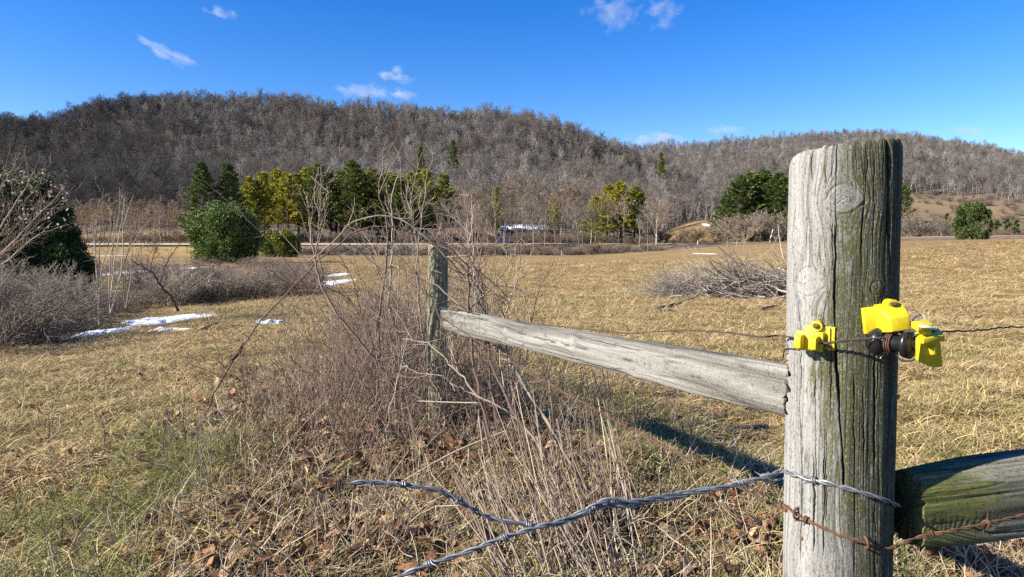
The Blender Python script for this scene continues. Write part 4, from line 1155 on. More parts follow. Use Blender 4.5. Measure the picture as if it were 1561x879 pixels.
# loose white string and thin wire round the spool
B = Buf(); rng = np.random.default_rng(4)
k0 = P(1352, 535, .965)
B.tube(smooth_path([P(1365, 528, .955), P(1357, 534, .955), k0], 10), .0016, 5)
for _ in range(9):
    e = k0 + np.array([rng.uniform(-.020, .004), rng.uniform(-.006, .006), rng.uniform(-.012, -.002)]); B.tube(smooth_path([k0, (k0 + e) / 2 + rng.normal(0, .002, 3), e], 8), .0008, 4)
for f in (1, 1.3, 1.6):
    B.tube(smooth_path([P(1366, 540, .98), P(1374, 545 + 3 * f, .98), P(1390, 547 + 2 * f, .98), P(1402, 540 + 2 * f, .99)], 20), .0009, 5)
B.tube(smooth_path([P(1400, 497, .915), P(1408, 498, .912), P(1416, 499, .912), P(1424, 500, .915)], 12), .0022, 5)
for f in (0, 1, 2):
    B.tube(smooth_path([P(1368 + 4 * f, 490, 1.0), P(1386, 498 - 3 * f, 1.0), P(1393 + 4 * f, 484 - 2 * f, 1.0), P(1406 + f, 481 - f, 1.0), P(1412, 490, 1.0)], 24), .0006, 4)
tag(B.build('white_string', M_str, None, True), 'frayed white string and thin wire tied round the black spool', 'string')
# rust stained nail in the lower left of the post
B = Buf(); cN = on_post(1228, 831, .0005); disc(B, cN, cN - np.array([PX, PY, cN[2]]), .003, .003, 12); tag(B.build('rusty_nail', M_rust, None, True), 'rusty nail head in the big post below the left staple', 'nail')
# ------------------------------------------------------------------ near ground cover
def blades_mesh(name, rng, n, length, width, spread, lean, mat, flat=.0, droop=1.0, comb=None, segs=4):
    """a tuft of bent grass blades"""
    B = Buf()
    a = rng.uniform(0, 2 * math.pi, n); rr = spread * np.sqrt(rng.random(n))
    p = np.column_stack([np.cos(a) * rr, np.sin(a) * rr, np.full(n, -.01)])
    az = rng.uniform(0, 2 * math.pi, n)
    if comb is not None: az = comb + rng.normal(0, .75, n)
    el = np.radians(np.clip(rng.normal(lean, 16, n), 2, 88)); L = length * rng.uniform(.45, 1.25, n); w = width * rng.uniform(.6, 1.3, n)
    side = np.column_stack([-np.sin(az), np.cos(az), rng.normal(0, .35, n)]); side /= np.linalg.norm(side, axis=1, keepdims=True)
    rows = []
    dr = droop * rng.uniform(.5, 1.6, n); turn = rng.normal(0, .35, n)
    for k in range(segs + 1):
        t = k / segs; ww = w * (1 - t * .85) * .5
        rows += [p - side * ww[:, None], p + side * ww[:, None]]
        e = el - dr * t * 1.1; a2 = az + turn * t
        st = np.column_stack([np.cos(a2) * np.cos(e), np.sin(a2) * np.cos(e), np.sin(e)]) * (L / segs)[:, None]
        p = p + st; p[:, 2] = np.maximum(p[:, 2], .004 + .02 * rng.random(n) + flat)
    v = np.stack(rows, 1); m = 2 * (segs + 1)
    i = np.arange(n)[:, None] * m
    q = np.concatenate([np.hstack([i + 2 * k, i + 2 * k + 1, i + 2 * k + 3, i + 2 * k + 2]) for k in range(segs)])
    B.add(v.reshape(-1, 3), q, np.repeat(rng.random(n), m))
    return B.mesh(name, mat)
M_straw = varied_mat('straw_grass', [(0, (.07, .045, .022)), (.25, (.27, .19, .083)), (.6, (.46, .338, .158)), (1, (.66, .53, .30))], per_object=.25, trans=.12)
M_olive = varied_mat('olive_grass', [(0, (.06, .05, .02)), (.4, (.29, .235, .088)), (.75, (.46, .37, .165)), (1, (.62, .52, .28))], per_object=.3, trans=.12)
M_green = varied_mat('green_grass', [(0, (.07, .085, .022)), (.45, (.17, .19, .05)), (.75, (.36, .345, .125)), (1, (.56, .49, .27))], per_object=.3, trans=.3)
M_leaf = varied_mat('dead_leaf', [(0, (.07, .03, .016)), (.35, (.17, .078, .038)), (.7, (.30, .165, .085)), (1, (.46, .32, .195))], per_object=.95, trans=.15, rough=.7)
M_stem = varied_mat('dry_stem', [(0, (.06, .042, .032)), (.3, (.19, .142, .098)), (.65, (.44, .355, .24)), (1, (.66, .58, .44))], per_object=.35)

def leaf_mesh(rng, size):
    n, m = 15, 5
    t = np.linspace(0, 1, n); lob = .55 + .45 * np.abs(np.cos(t * math.pi * rng.choice([2.5, 3.5, 3.0]) + .3))
    wd = size * .34 * np.sin(np.clip(t * 1.05, 0, 1) * math.pi) ** .6 * lob + size * .01
    wd[t < .14] = size * .012
    u = np.linspace(-1, 1, m)
    cup = rng.uniform(-.9, 1.1); curl = rng.uniform(-1.6, 1.6)
    asym = 1 + rng.normal(0, .12, (n, 2)); rows = []
    x, z, ang = 0.0, 0.0, -curl / 2
    for k in range(n):
        w = wd[k] * np.where(u < 0, asym[k, 0], asym[k, 1]); y = u * w
        rows.append(np.column_stack([np.full(m, x) - np.abs(u) * wd[k] * .25, y * math.cos(cup * .6), z + np.abs(u) ** 1.5 * w * cup + rng.normal(0, size * .012, m)]))
        x += math.cos(ang) * size / n; z += math.sin(ang) * size / n; ang += curl / n
    v = np.stack(rows); v[..., 2] -= v[..., 2].min() - .002
    i = np.arange(n - 1)[:, None] * m; j = np.arange(m - 1)[None]
    q = np.stack([i + j, i + m + j, i + m + j + 1, i + j + 1], -1).reshape(-1, 4)
    B = Buf(); B.add(v.reshape(-1, 3) - np.array([size / 2, 0, 0]), q, rng.random())
    return B.mesh('dead_leaf', M_leaf, True)

def wedge_points(rng, n, r0, r1, a0=-47, a1=47, power=1.0):
    """random ground points in the camera's field, density falling with distance"""
    r = (r0 ** power + (r1 ** power - r0 ** power) * rng.random(n)) ** (1 / power) if power else r0 * (r1 / r0) ** rng.random(n)
    a = np.radians(rng.uniform(a0, a1, n)); x, y = r * np.sin(a), r * np.cos(a)
    return x, y, r
def tilt_to(x, y, e=.12):
    gx = (terrain(x + e, y) - terrain(x - e, y)) / (2 * e); gy = (terrain(x, y + e) - terrain(x, y - e)) / (2 * e)
    return gx, gy

rng = np.random.default_rng(101)
COMB = 0.0
straw_forms = [blades_mesh('straw_tuft', rng, 40, .15, .0056, .12, 13, M_straw, droop=.8) for _ in range(6)] + [blades_mesh('straw_tuft', rng, 34, .10, .0052, .12, 28, M_straw, droop=.8) for _ in range(3)]
olive_forms = [blades_mesh('olive_tuft', rng, 40, .16, .0054, .11, 32, M_olive, droop=1.0) for _ in range(5)]
green_forms = [blades_mesh('green_tuft', rng, 34, .30, .0048, .09, 44, M_green, droop=1.5, comb=2.6) for _ in range(5)]
def soft(x, y, s, seed): return .5 + .5 * fbm(x / s, y / s, seed=seed, oct=3)

def grass_layer(name, forms, n, r0, r1, keep, smin, smax, label, power=0.0, grow=1 / 21., lift=0.0):
    x, y, r = wedge_points(rng, n, r0, r1, power=power)
    k = (rng.random(n) < keep(x, y, r)) & off_snow(x, y); x, y, r = x[k], y[k], r[k]
    z = terrain(x, y); m = len(x); gx, gy = tilt_to(x, y)
    rot = np.column_stack([np.arctan(gy), -np.arctan(gx), np.zeros(m)])
    # spin first about the local up, then tilt with the slope (small angles)
    rot[:, 2] = rng.uniform(0, 2 * math.pi, m)
    rot[:, :2] = rng.normal(0, .08, (m, 2))
    s = rng.uniform(smin, smax, m) * (1 + np.maximum(r - 4, 0) * grow)
    scatter(name, np.column_stack([x, y, z + lift]), rot, s, forms, label=label, cat='grass', rng=rng)
    return m
lit = lambda x, y: litter_mask(x, y)
brush_zone = lambda x, y: sstep(-5.5, -7.5, x + (y - 9) * .35 + fbm(x / 2, y / 2, seed=81)) * sstep(7, 9, y)
SNOWS = [(134, 196, 502, 514), (208, 300, 484, 497), (228, 284, 496, 506), (460, 530, 427, 440), (494, 534, 416, 424), (150, 225, 405, 432)]
def off_snow(x, y):
    keep = np.ones(len(x), bool)
    for l, r_, t, b_ in SNOWS:
        a, c = ground((l + r_) / 2, t), ground((l + r_) / 2, b_); m_ = (a + c) / 2; rx = abs(ground(r_, (t + b_) / 2)[0] - ground(l, (t + b_) / 2)[0]) / 2; ry = abs(a[1] - c[1]) / 2
        keep &= ((x - m_[0]) / rx)**2 + ((y - m_[1]) / ry)**2 > .6 + .25 * vnoise(x * 5, y * 5, seed=91)
    return keep
cnt = {}
cnt['straw'] = grass_layer('dry_grass', straw_forms, 92000, 1.9, 120, lambda x, y, r: sstep(122, 45, r) * (1 - .70 * lit(x, y)) * (.3 + .7 * sstep(.3, .55, soft(x, y, .9, 61))) * (.45 + .55 * sstep(.35, .6, soft(x, y, 5.0, 66))) * (1 - .5 * brush_zone(x, y)), .7, 1.25, 'short matted straw coloured winter grass over the field')
cnt['olive'] = grass_layer('olive_grass', olive_forms, 30000, 1.9, 34, lambda x, y, r: sstep(34, 14, r) * (1 - .6 * lit(x, y)) * sstep(.5, .68, soft(x, y, 1.4, 62)) * .75, .6, 1.2, 'patches of dull olive grass in the matted turf')
cnt['green'] = grass_layer('green_grass', green_forms, 15000, 1.9, 9, lambda x, y, r: sstep(.50, .64, soft(x, y, .8, 63)) * (.07 + .34 * sstep(.6, -1.2, x) * sstep(4.6, 3.2, y) + .10 * sstep(.2, 1, x)), .5, 1.05, 'longer green grass tufts leaning over in the foreground')

# dead leaves
leaf_forms = [leaf_mesh(rng, rng.uniform(.07, .13)) for _ in range(14)]
x, y, r = wedge_points(rng, 46000, 1.8, 8.0, power=1.1)
k = rng.random(len(x)) < lit(x, y) * .85 + .03 + .16 * sstep(3.4, 2.2, y) ; x, y = x[k], y[k]; m = len(x)
scatter('dead_leaves', np.column_stack([x, y, terrain(x, y) + rng.uniform(.0, .065, m)]), np.column_stack([rng.normal(0, .6, m), rng.normal(0, .6, m), rng.uniform(0, 6.28, m)]), rng.uniform(.12, .95, m) ** 1.6,
        leaf_forms, label='brown dead leaves littering the ground along the fence', cat='leaves', rng=rng)
# dry weed stalks, standing and fallen
def stalk_forms():
    out = []
    for _ in range(10):
        B = Buf()
        for _ in range(7):
            p = np.array([*rng.normal(0, .07, 2), -.01]); L = rng.uniform(.07, .24); d = unit(np.array([*rng.normal(0, .7, 2), rng.uniform(.02, .8)]))
            w = wander(rng, p, d, L, 5, .45, -.1); rr = rng.uniform(.0011, .0027); c = rng.random()
            B.tube(w, np.linspace(rr, rr * .5, 5), 4, c, cap=False)
            for _ in range(rng.integers(0, 4)):
                i = rng.integers(1, 4); B.tube(wander(rng, w[i], perp_dir(unit(w[i + 1] - w[i]), .7, rng.uniform(0, 6.28)), L * .3, 3, .3), [rr * .6, rr * .5, rr * .3], 3, c, cap=False)
        out.append(B.mesh('weed_stalks', M_stem))
    return out
x, y, r = wedge_points(rng, 15000, 1.8, 8.0, power=.8)
k = rng.random(len(x)) < (.42 * lit(x, y) + .015 + .08 * sstep(3.6, 2.4, y)); x, y = x[k], y[k]; m = len(x)
scatter('weed_stalks', np.column_stack([x, y, terrain(x, y)]), np.column_stack([rng.normal(0, .25, m), rng.normal(0, .25, m), rng.uniform(0, 6.28, m)]), rng.uniform(.5, 1.35, m), stalk_forms(),
        label='tangle of thin dry weed stalks over the leaf litter', cat='weeds', rng=rng)
# taller fine reddish canes crowding the far post
M_cane = varied_mat('reddish_cane', [(0, (.075, .05, .038)), (.5, (.19, .138, .103)), (1, (.39, .315, .25))], per_object=.3)
M_pale = varied_mat('pale_cane', [(0, (.15, .115, .085)), (.5, (.27, .218, .165)), (1, (.44, .375, .31))], per_object=.2)
M_brown = varied_mat('brown_cane', [(0, (.075, .045, .036)), (1, (.17, .115, .09))], per_object=.2)
cane_forms = []
for _ in range(7):
    B = Buf()
    for _ in range(7):
        p = np.array([*rng.normal(0, .10, 2), -.02]); L = rng.uniform(.35, 1.0)
        w = wander(rng, p, unit(np.array([*rng.normal(0, .22, 2), 1])), L, 8, .28, .1); rr = rng.uniform(.0016, .0032); c = rng.random()
        B.tube(w, np.linspace(rr, rr * .45, 8), 4, c, cap=False)
        for _ in range(3):
            i = rng.integers(2, 7); B.tube(wander(rng, w[i], perp_dir(unit(w[i] - w[i - 1]), rng.uniform(.5, 1.1), rng.uniform(0, 6.28)), L * rng.uniform(.1, .35), 4, .4, .3), [rr * .6, rr * .5, rr * .45, rr * .3], 3, c, cap=False)
    cane_forms.append(B.mesh('cane_cluster', M_cane))
n = 240
t = rng.random(n); x = np.where(t < .75, rng.normal(-.85, .28, n), rng.normal(-.55, .6, n)); y = rng.normal(4.7, .75, n)
x2 = rng.normal(-.35, .5, 45); y2 = rng.normal(3.2, .45, 45); x, y = np.concatenate([x, x2]), np.concatenate([y, y2]); n = len(x)
sc = np.concatenate([rng.uniform(.5, 1.05, 240), rng.uniform(.28, .6, 45)])
scatter('cane_thicket', np.column_stack([x, y, terrain(x, y)]), np.column_stack([rng.normal(0, .12, n), rng.normal(0, .12, n), rng.uniform(0, 6.28, n)]), sc, cane_forms,
        label='fine reddish brown canes crowding round the far post', cat='undergrowth', rng=rng)

# ------------------------------------------------------------------ brambles and stalks traced one by one
def cane(pts, r, B, n=None, k=6, rnd=None, wob=.0):
    p = np.array([P(*q) for q in pts]); n = n or 8 * len(pts)
    s = smooth_path(p, n)
    if wob: s = s + wob * np.column_stack([vnoise(np.arange(n) * .45, i * 9.1 + p[0, 0] * 31, seed=7) for i in range(3)])
    B.tube(s, np.linspace(r[0], r[1], n), k, rng.random() if rnd is None else rnd)
    return s
def sprout(B, path, count, L, r, ang=(25, 65), lift=.3, sub=2):
    for _ in range(count):
        i = rng.integers(len(path) // 6, len(path) - 2); d = unit(path[i + 1] - path[i])
        l = L * rng.uniform(.4, 1.3); w = wander(rng, path[i], perp_dir(d, rad(rng.uniform(*ang)), rng.uniform(0, 6.28)), l, 5, .5, lift)
        B.tube(w, np.linspace(r, r * .45, 5), 4, rng.random(), cap=False)
        for _ in range(sub):
            j = rng.integers(1, 4); B.tube(wander(rng, w[j], perp_dir(unit(w[j + 1] - w[j]), rad(rng.uniform(30, 65)), rng.uniform(0, 6.28)), l * .4, 3, .4, .2), [r * .55, r * .5, r * .3], 3, rng.random(), cap=False)
B = Buf()
s = cane([(280, 702, 4.0), (300, 660, 3.98), (325, 605, 3.94), (350, 560, 3.9), (372, 527, 3.87), (425, 458, 3.8), (485, 398, 3.74), (540, 355, 3.7), (590, 345, 3.68), (640, 360, 3.68), (690, 395, 3.7), (735, 432, 3.74), (780, 470, 3.8)], (.0058, .0026), B, 90, 7, wob=.010)
for (x0, y0, x1, y1) in ((368, 535, 352, 548), (362, 540, 371, 522)): B.tube(np.array([P(x0, y0, 3.88), P((x0 + x1) / 2, (y0 + y1) / 2, 3.87), P(x1, y1, 3.88)]), [.004, .013, .004], 6, .1)
sprout(B, s[60:], 5, .25, .002)
tag(B.build('bramble_cane', M_brown), 'long dark bramble cane arching from the left turf over to the far post', 'cane')
B = Buf()
s = cane([(470, 398, 3.5), (505, 372, 3.48), (535, 340, 3.46), (575, 329, 3.45), (615, 336, 3.45), (655, 366, 3.46), (690, 402, 3.5), (720, 440, 3.54), (745, 490, 3.6)], (.0032, .0058), B, 70, 7, wob=.004)
sprout(B, s, 10, .2, .0022)
tag(B.build('bramble_cane', M_pale), 'pale pinkish bramble cane arching over left of the far post', 'cane')

# the bush left of the far post
bush = thing('bare_bush', 'leafless bush with forking stems left of the far post', 'bush')
def limb(pts, r, n_tw, L, mat, parent, tr=.0022, wob=.006):
    B = Buf(); s = cane(pts, r, B, wob=wob); sprout(B, s, n_tw, L, tr); return B.build('stem', mat, parent)
limb([(632, 640, 3.75), (608, 600, 3.72), (578, 556, 3.68), (545, 517, 3.64), (508, 470, 3.6), (489, 433, 3.58), (479, 392, 3.56), (474, 354, 3.56), (468, 310, 3.55), (462, 288, 3.55)], (.0085, .0024), 16, .32, M_cane, bush)
limb([(479, 392, 3.56), (485, 370, 3.55), (488, 321, 3.55), (490, 280, 3.55), (491, 250, 3.55)], (.0040, .002), 6, .25, M_pale, bush)
limb([(488, 325, 3.55), (478, 300, 3.55), (482, 275, 3.54), (487, 254, 3.54)], (.0028, .0015), 3, .15, M_pale, bush)
limb([(487, 330, 3.55), (496, 305, 3.55), (501, 284, 3.55)], (.0028, .0015), 3, .15, M_pale, bush)
limb([(626, 640, 3.8), (598, 575, 3.82), (575, 546, 3.84), (560, 500, 3.86), (540, 465, 3.88), (505, 440, 3.9), (440, 430, 3.92)], (.0065, .0022), 14, .3, M_brown, bush)
limb([(578, 550, 3.68), (577, 490, 3.66), (584, 437, 3.65), (591, 385, 3.64), (588, 330, 3.63), (577, 291, 3.62), (582, 262, 3.62), (584, 240, 3.62)], (.0075, .0022), 12, .3, M_cane, bush)
limb([(640, 600, 4.0), (596, 480, 4.0), (597, 400, 4.0), (598, 340, 4.0), (596, 300, 4.0), (606, 270, 4.0), (609, 258, 4.0)], (.008, .002), 12, .3, M_pale, bush)
limb([(618, 560, 4.3), (590, 450, 4.3), (570, 400, 4.3), (548, 350, 4.3), (537, 310, 4.3)], (.006, .002), 10, .3, M_cane, bush)
limb([(640, 560, 4.4), (638, 460, 4.4), (636, 380, 4.4), (624, 320, 4.4), (618, 280, 4.4)], (.006, .002), 12, .3, M_pale, bush)
limb([(648, 560, 4.1), (640, 470, 4.1), (636, 400, 4.1), (642, 338, 4.1), (648, 292, 4.1), (651, 258, 4.1)], (.006, .0018), 10, .28, M_pale, bush)
# the bush right of the far post
bush = thing('bare_bush', 'leafless bush with crossing stems right of the far post', 'bush')
limb([(905, 760, 2.6), (860, 690, 2.75), (815, 612, 2.9), (796, 582, 2.95), (774, 545, 3.0), (753, 515, 3.05), (725, 483, 3.1), (700, 462, 3.14), (660, 430, 3.2)], (.010, .003), 14, .26, M_pale, bush)
limb([(752, 680, 3.1), (728, 584, 3.1), (717, 503, 3.1), (714, 450, 3.1), (713, 412, 3.1), (700, 392, 3.1), (672, 372, 3.1), (655, 358, 3.1)], (.0085, .0025), 10, .3, M_brown, bush)
limb([(713, 414, 3.1), (722, 395, 3.1), (716, 372, 3.1), (719, 340, 3.1), (722, 312, 3.1)], (.0035, .0016), 6, .18, M_pale, bush)
limb([(765, 690, 2.95), (748, 580, 2.95), (744, 492, 2.95), (739, 452, 2.95), (728, 424, 2.95), (718, 396, 2.95)], (.006, .002), 10, .25, M_brown, bush)
limb([(714, 475, 3.1), (736, 453, 3.08), (759, 426, 3.05), (778, 398, 3.03), (791, 383, 3.02)], (.0042, .0018), 6, .18, M_pale, bush)
limb([(770, 590, 2.95), (760, 510, 2.95), (781, 452, 2.95), (786, 425, 2.95), (792, 390, 2.95)], (.0045, .0016), 7, .2, M_pale, bush)
limb([(776, 620, 2.9), (773, 519, 2.9), (775, 484, 2.9), (770, 430, 2.9)], (.0036, .0015), 6, .18, M_brown, bush)
limb([(728, 470, 3.4), (722, 420, 3.4), (721, 372, 3.4), (720, 320, 3.4), (719, 294, 3.4)], (.0035, .0014), 5, .2, M_pale, bush)
limb([(752, 470, 3.3), (754, 410, 3.3), (755, 360, 3.3), (754, 328, 3.3)], (.0032, .0014), 4, .16, M_pale, bush)
limb([(860, 760, 2.7), (800, 650, 2.8), (732, 605, 2.85), (706, 575, 2.9), (683, 553, 2.95), (667, 534, 3.0), (643, 520, 3.05), (612, 516, 3.1)], (.0055, .002), 7, .2, M_pale, bush)
limb([(740, 610, 2.95), (700, 590, 3.0), (674, 572, 3.0), (643, 569, 3.02), (618, 559, 3.05)], (.004, .002), 5, .2, M_pale, bush)
# more single canes filling the tangle between the bushes
for k in range(88):
    bx, by = rng.uniform(520, 800), rng.uniform(540, 690); D = float(ground(bx, by)[1]); hgt = rng.uniform(110, 320); dx = rng.normal(-15, 75)
    Bc = Buf(); s = cane([(bx, by + 8, D), (bx + dx * .3, by - hgt * .35, D + rng.normal(0, .1)), (bx + dx * .7, by - hgt * .7, D + rng.normal(0, .15)), (bx + dx * 1.2 + rng.normal(0, 20), by - hgt, D + rng.normal(0, .2))], (.0048 * rng.uniform(.6, 1.1), .0014), Bc, 30, 5, wob=.012)
    sprout(Bc, s, 9, .26, .0017)
    tag(Bc.build('bramble_cane', (M_cane, M_pale, M_brown, M_cane)[k % 4]), 'thin leafless bramble cane in the tangle round the far post', 'cane', 'canes in the tangle round the far post')
# straw coloured stalks leaning in a sheaf at the bottom centre
for k in range(165):
    x0 = rng.uniform(770, 995); y0 = rng.uniform(780, 905) if k < 85 else rng.uniform(890, 985); x1 = x0 - rng.uniform(25, 120) * (.4 + .6 * (y0 - 700) / 200); y1 = y0 - rng.uniform(120, 290) + max(y0 - 900, 0) * .3
    g = ground(x0, y0); D = g[1]; D1 = D + rng.uniform(.05, .5)
    Bc = Buf(); cane([(x0 + 4, y0 + 10, D), ((x0 * .6 + x1 * .4) + rng.normal(0, 5), y0 * .6 + y1 * .4, D * .65 + D1 * .35), (x1, max(y1, 560), D1)], (rng.uniform(.0014, .0033), rng.uniform(.0009, .0016)), Bc, 14, 6, wob=.003)
    tag(Bc.build('dry_stalk', (M_cane, M_stem, M_brown, M_cane, M_pale)[k % 5]), 'straw coloured dry stalk leaning in the sheaf at bottom centre', 'stalk', 'stalks of the leaning sheaf')
B = Buf(); cane([(745, 548, 2.95), (790, 640, 2.75), (833, 706, 2.6), (884, 766, 2.42), (903, 820, 2.3), (915, 885, 2.2), (922, 930, 2.15)], (.006, .0095), B, 50, 8, wob=.004)
tag(B.build('thick_stick', M_brown), 'thick brown stick with reddish bark lying across the leaning sheaf', 'stick')
B = Buf(); cane([(612, 734, 2.75), (690, 690, 2.75), (770, 657, 2.78)], (.003, .0042), B, 20, 6)
tag(B.build('pale_stick', M_pale), 'straight pale peeled stick above the loose wire end', 'stick')
B = Buf(); cane([(638, 611, 3.3), (690, 613, 3.2), (742, 614, 3.1)], (.0028, .0035), B, 20, 6)
tag(B.build('pale_stick', M_pale), 'short pale stick lying level at the foot of the far post', 'stick')
B = Buf(); cane([(730, 628, 2.8), (737, 690, 2.72), (745, 740, 2.66), (758, 800, 2.6), (768, 850, 2.56)], (.004, .006), B, 30, 6, wob=.004)
tag(B.build('grey_stalk', M_pale), 'greyish upright stalk behind the fork of the loose wire', 'stalk')
# single dark weed stalks standing in the turf on the left
for x0, y0, x1, y1 in ((75, 680, 80, 612), (72, 858, 76, 790), (246, 718, 250, 640), (285, 690, 280, 600), (160, 690, 157, 640), (565, 720, 575, 610), (405, 660, 408, 590), (480, 660, 470, 595), (20, 800, 30, 740)):
    g = ground(x0, y0); Bc = Buf(); s = cane([(x0, y0 + 3, g[1]), ((x0 + x1) / 2 + rng.normal(0, 2), (y0 + y1) / 2, g[1]), (x1, y1, g[1])], (.0032, .0016), Bc, 14, 5, wob=.006); sprout(Bc, s, 7, .07, .0014)
    tag(Bc.build('weed_stalk', M_brown), 'single dark weed stalk standing up from the turf left of the fence', 'weed', 'weed stalks in the left turf')

# ------------------------------------------------------------------ thicket on the left
rng = np.random.default_rng(77)
near_shrubs = [shrub(rng, 1.5, stems=15, subs=7, twigs=5, spread=.75, r0=.011, twig_r=.0042, k=5, arch=.25, base=.25, fine=1).mesh('branches', M_shrub) for _ in range(5)]
mid_shrubs = [shrub(rng, 1.2, stems=22, subs=7, twigs=5, spread=.5, r0=.009, twig_r=.0042, k=4, base=.35, fine=1).mesh('branches', M_shrub) for _ in range(4)]
def row(g):
    v = np.asarray(g) - CAM
    return 439.5 - F_PX * (v[1] * _sp + v[2] * _cp) / (v[1] * _cp - v[2] * _sp)
EDGE = lambda px: np.interp(px, [-60, 0, 90, 130, 200, 240, 300, 380, 480], [550, 540, 520, 488, 474, 471, 464, 458, 450])
placed = 0
while placed < 85:
    D = rng.uniform(8.5, 24); px = rng.uniform(-60, 300); g = at_depth(px, D)
    if row(g) > EDGE(px): continue
    placed += 1; k = placed
    hmax = P(px, 440, D)[2] - g[2] if 115 < px < 250 else 9
    put_shrub((g[0], g[1], g[2] - .03), min(rng.uniform(.8, 1.6), max(hmax, .35)), 'tangled grey brown leafless shrub in the thicket at the left edge', 'shrubs of the left thicket', (.82, .76, .68, 1) if k % 3 else (1.3, 1.2, 1.1, 1), 1.25, near_shrubs, 1.5, name='thicket_shrub')
loose = [shrub(rng, 2.2, stems=8, subs=6, twigs=4, spread=.8, r0=.014, twig_r=.0048, k=5, arch=.35, base=.3, fine=1).mesh('branches', M_shrub) for _ in range(4)]
for k in range(34):
    D = rng.uniform(10.5, 24); px = rng.uniform(-60, 330); g = at_depth(px, D)
    if row(g) > EDGE(px) - 3: continue
    hmax = P(px, 428, D)[2] - g[2] if 125 < px < 240 else 9
    put_shrub((g[0], g[1], g[2] - .03), min(rng.uniform(1.3, 2.2), max(hmax, .5)), 'loose arching grey shrub rising out of the left thicket', 'loose shrubs of the left thicket', (1.15, 1.08, .98, 1), 1.1, loose, 2.2, name='arching_shrub')
placed = 0
while placed < 75:
    D = rng.uniform(14, 34); px = rng.uniform(225, 470); g = at_depth(px, D)
    if row(g) > EDGE(px) or (px > 430 and D < 20): continue
    placed += 1; k = placed
    put_shrub((g[0], g[1], g[2] - .03), rng.uniform(.7, 1.35), 'fine reddish brown shrub in the low thicket before the round cedar', 'shrubs of the low red brown thicket', (.98, .88, .78, 1) if k % 3 else (1.35, 1.22, 1.08, 1), 1.3, mid_shrubs, 1.2, name='twiggy_shrub')
for k in range(26):
    D = rng.uniform(34, 75); px = rng.uniform(120, 470); g = at_depth(px, D)
    put_shrub((g[0], g[1], g[2] - .03), rng.uniform(.8, 1.7), 'brown shrub in the hollow beyond the left thicket', 'shrubs in the hollow', (1.05, .9, .8, 1), 1.5, mid_shrubs, 1.2)
# pale twiggy tree at the left edge and the saplings
def traced_tree(name, label, cat, stems, mat, tw, L, tr):
    t = thing(name, label, cat)
    for pts, r in stems:
        B = Buf(); s = cane(pts, r, B, wob=.02); sprout(B, s, tw, L, tr, lift=.5, sub=4); B.build('stem', mat, t)
    return t
def fan(bx, by, D, tops, r):
    out = []
    for tx, ty, dd in tops:
        out.append(([(bx, by, D), (bx + (tx - bx) * .35 + rng.normal(0, 4), by + (ty - by) * .4, D + dd * .4), (bx + (tx - bx) * .72 + rng.normal(0, 4), by + (ty - by) * .75, D + dd * .8), (tx, ty, D + dd)], r))
    return out
traced_tree('twiggy_tree', 'pale twiggy leafless tree leaning in at the left edge before the dark junipers', 'tree',
            fan(-60, 470, 13.5, [(12, 243, 0), (32, 232, .4), (52, 262, -.4), (66, 270, .3), (86, 278, .5), (100, 285, -.3), (-10, 250, .4), (116, 282, .1), (60, 320, -.6), (25, 290, -.7), (-30, 260, 0), (80, 340, -.8)], (.022, .004)), M_cane, 15, .75, .004)
traced_tree('bare_sapling', 'slender leafless sapling with pale shoots, left one of three behind the thicket', 'sapling', fan(152, 500, 15, [(138, 305, 0), (158, 288, .3), (168, 318, -.3), (148, 330, .2)], (.016, .004)), M_pale, 13, .45, .004)
traced_tree('bare_sapling', 'slender leafless sapling with upright pale shoots, middle one of three behind the thicket', 'sapling', fan(168, 480, 16.5, [(182, 284, 0), (190, 300, .3), (204, 296, -.3), (176, 320, .4), (212, 310, 0)], (.018, .004)), M_pale, 13, .45, .004)
traced_tree('bare_sapling', 'slender leafless sapling, right one of three behind the thicket', 'sapling', fan(192, 470, 17.5, [(222, 340, 0), (198, 330, .3), (238, 362, -.3), (228, 352, .4)], (.017, .004)), M_cane, 13, .5, .004)
traced_tree('crooked_tree', 'dark crooked leaning sapling beside the snow patches', 'sapling', [([(272, 474, 14.8), (262, 455, 14.8), (244, 432, 14.7), (230, 415, 14.6), (214, 404, 14.6), (198, 396, 14.5)], (.032, .008)), ([(244, 432, 14.7), (252, 405, 14.6), (268, 380, 14.6), (280, 362, 14.6)], (.014, .004)),
             ([(228, 414, 14.6), (234, 390, 14.6), (246, 366, 14.5)], (.012, .004))], M_brown, 14, .5, .004)
# a few dry leaves still hanging on the twiggy tree are part of it
B = Buf()
tt = bpy.data.objects['twiggy_tree']
c = np.array([P(rng.uniform(-10, 105), rng.uniform(255, 350), rng.uniform(12.8, 14.2)) for _ in range(150)]); d = rng.normal(0, 1, c.shape)
needle_quads(B, rng, c, d, .06, .045, rng.uniform(.6, 1, len(c)))
B.build('dry_leaves', varied_mat('bleached_leaf', [(0, (.22, .17, .12)), (1, (.42, .37, .30))], trans=.2), tt)

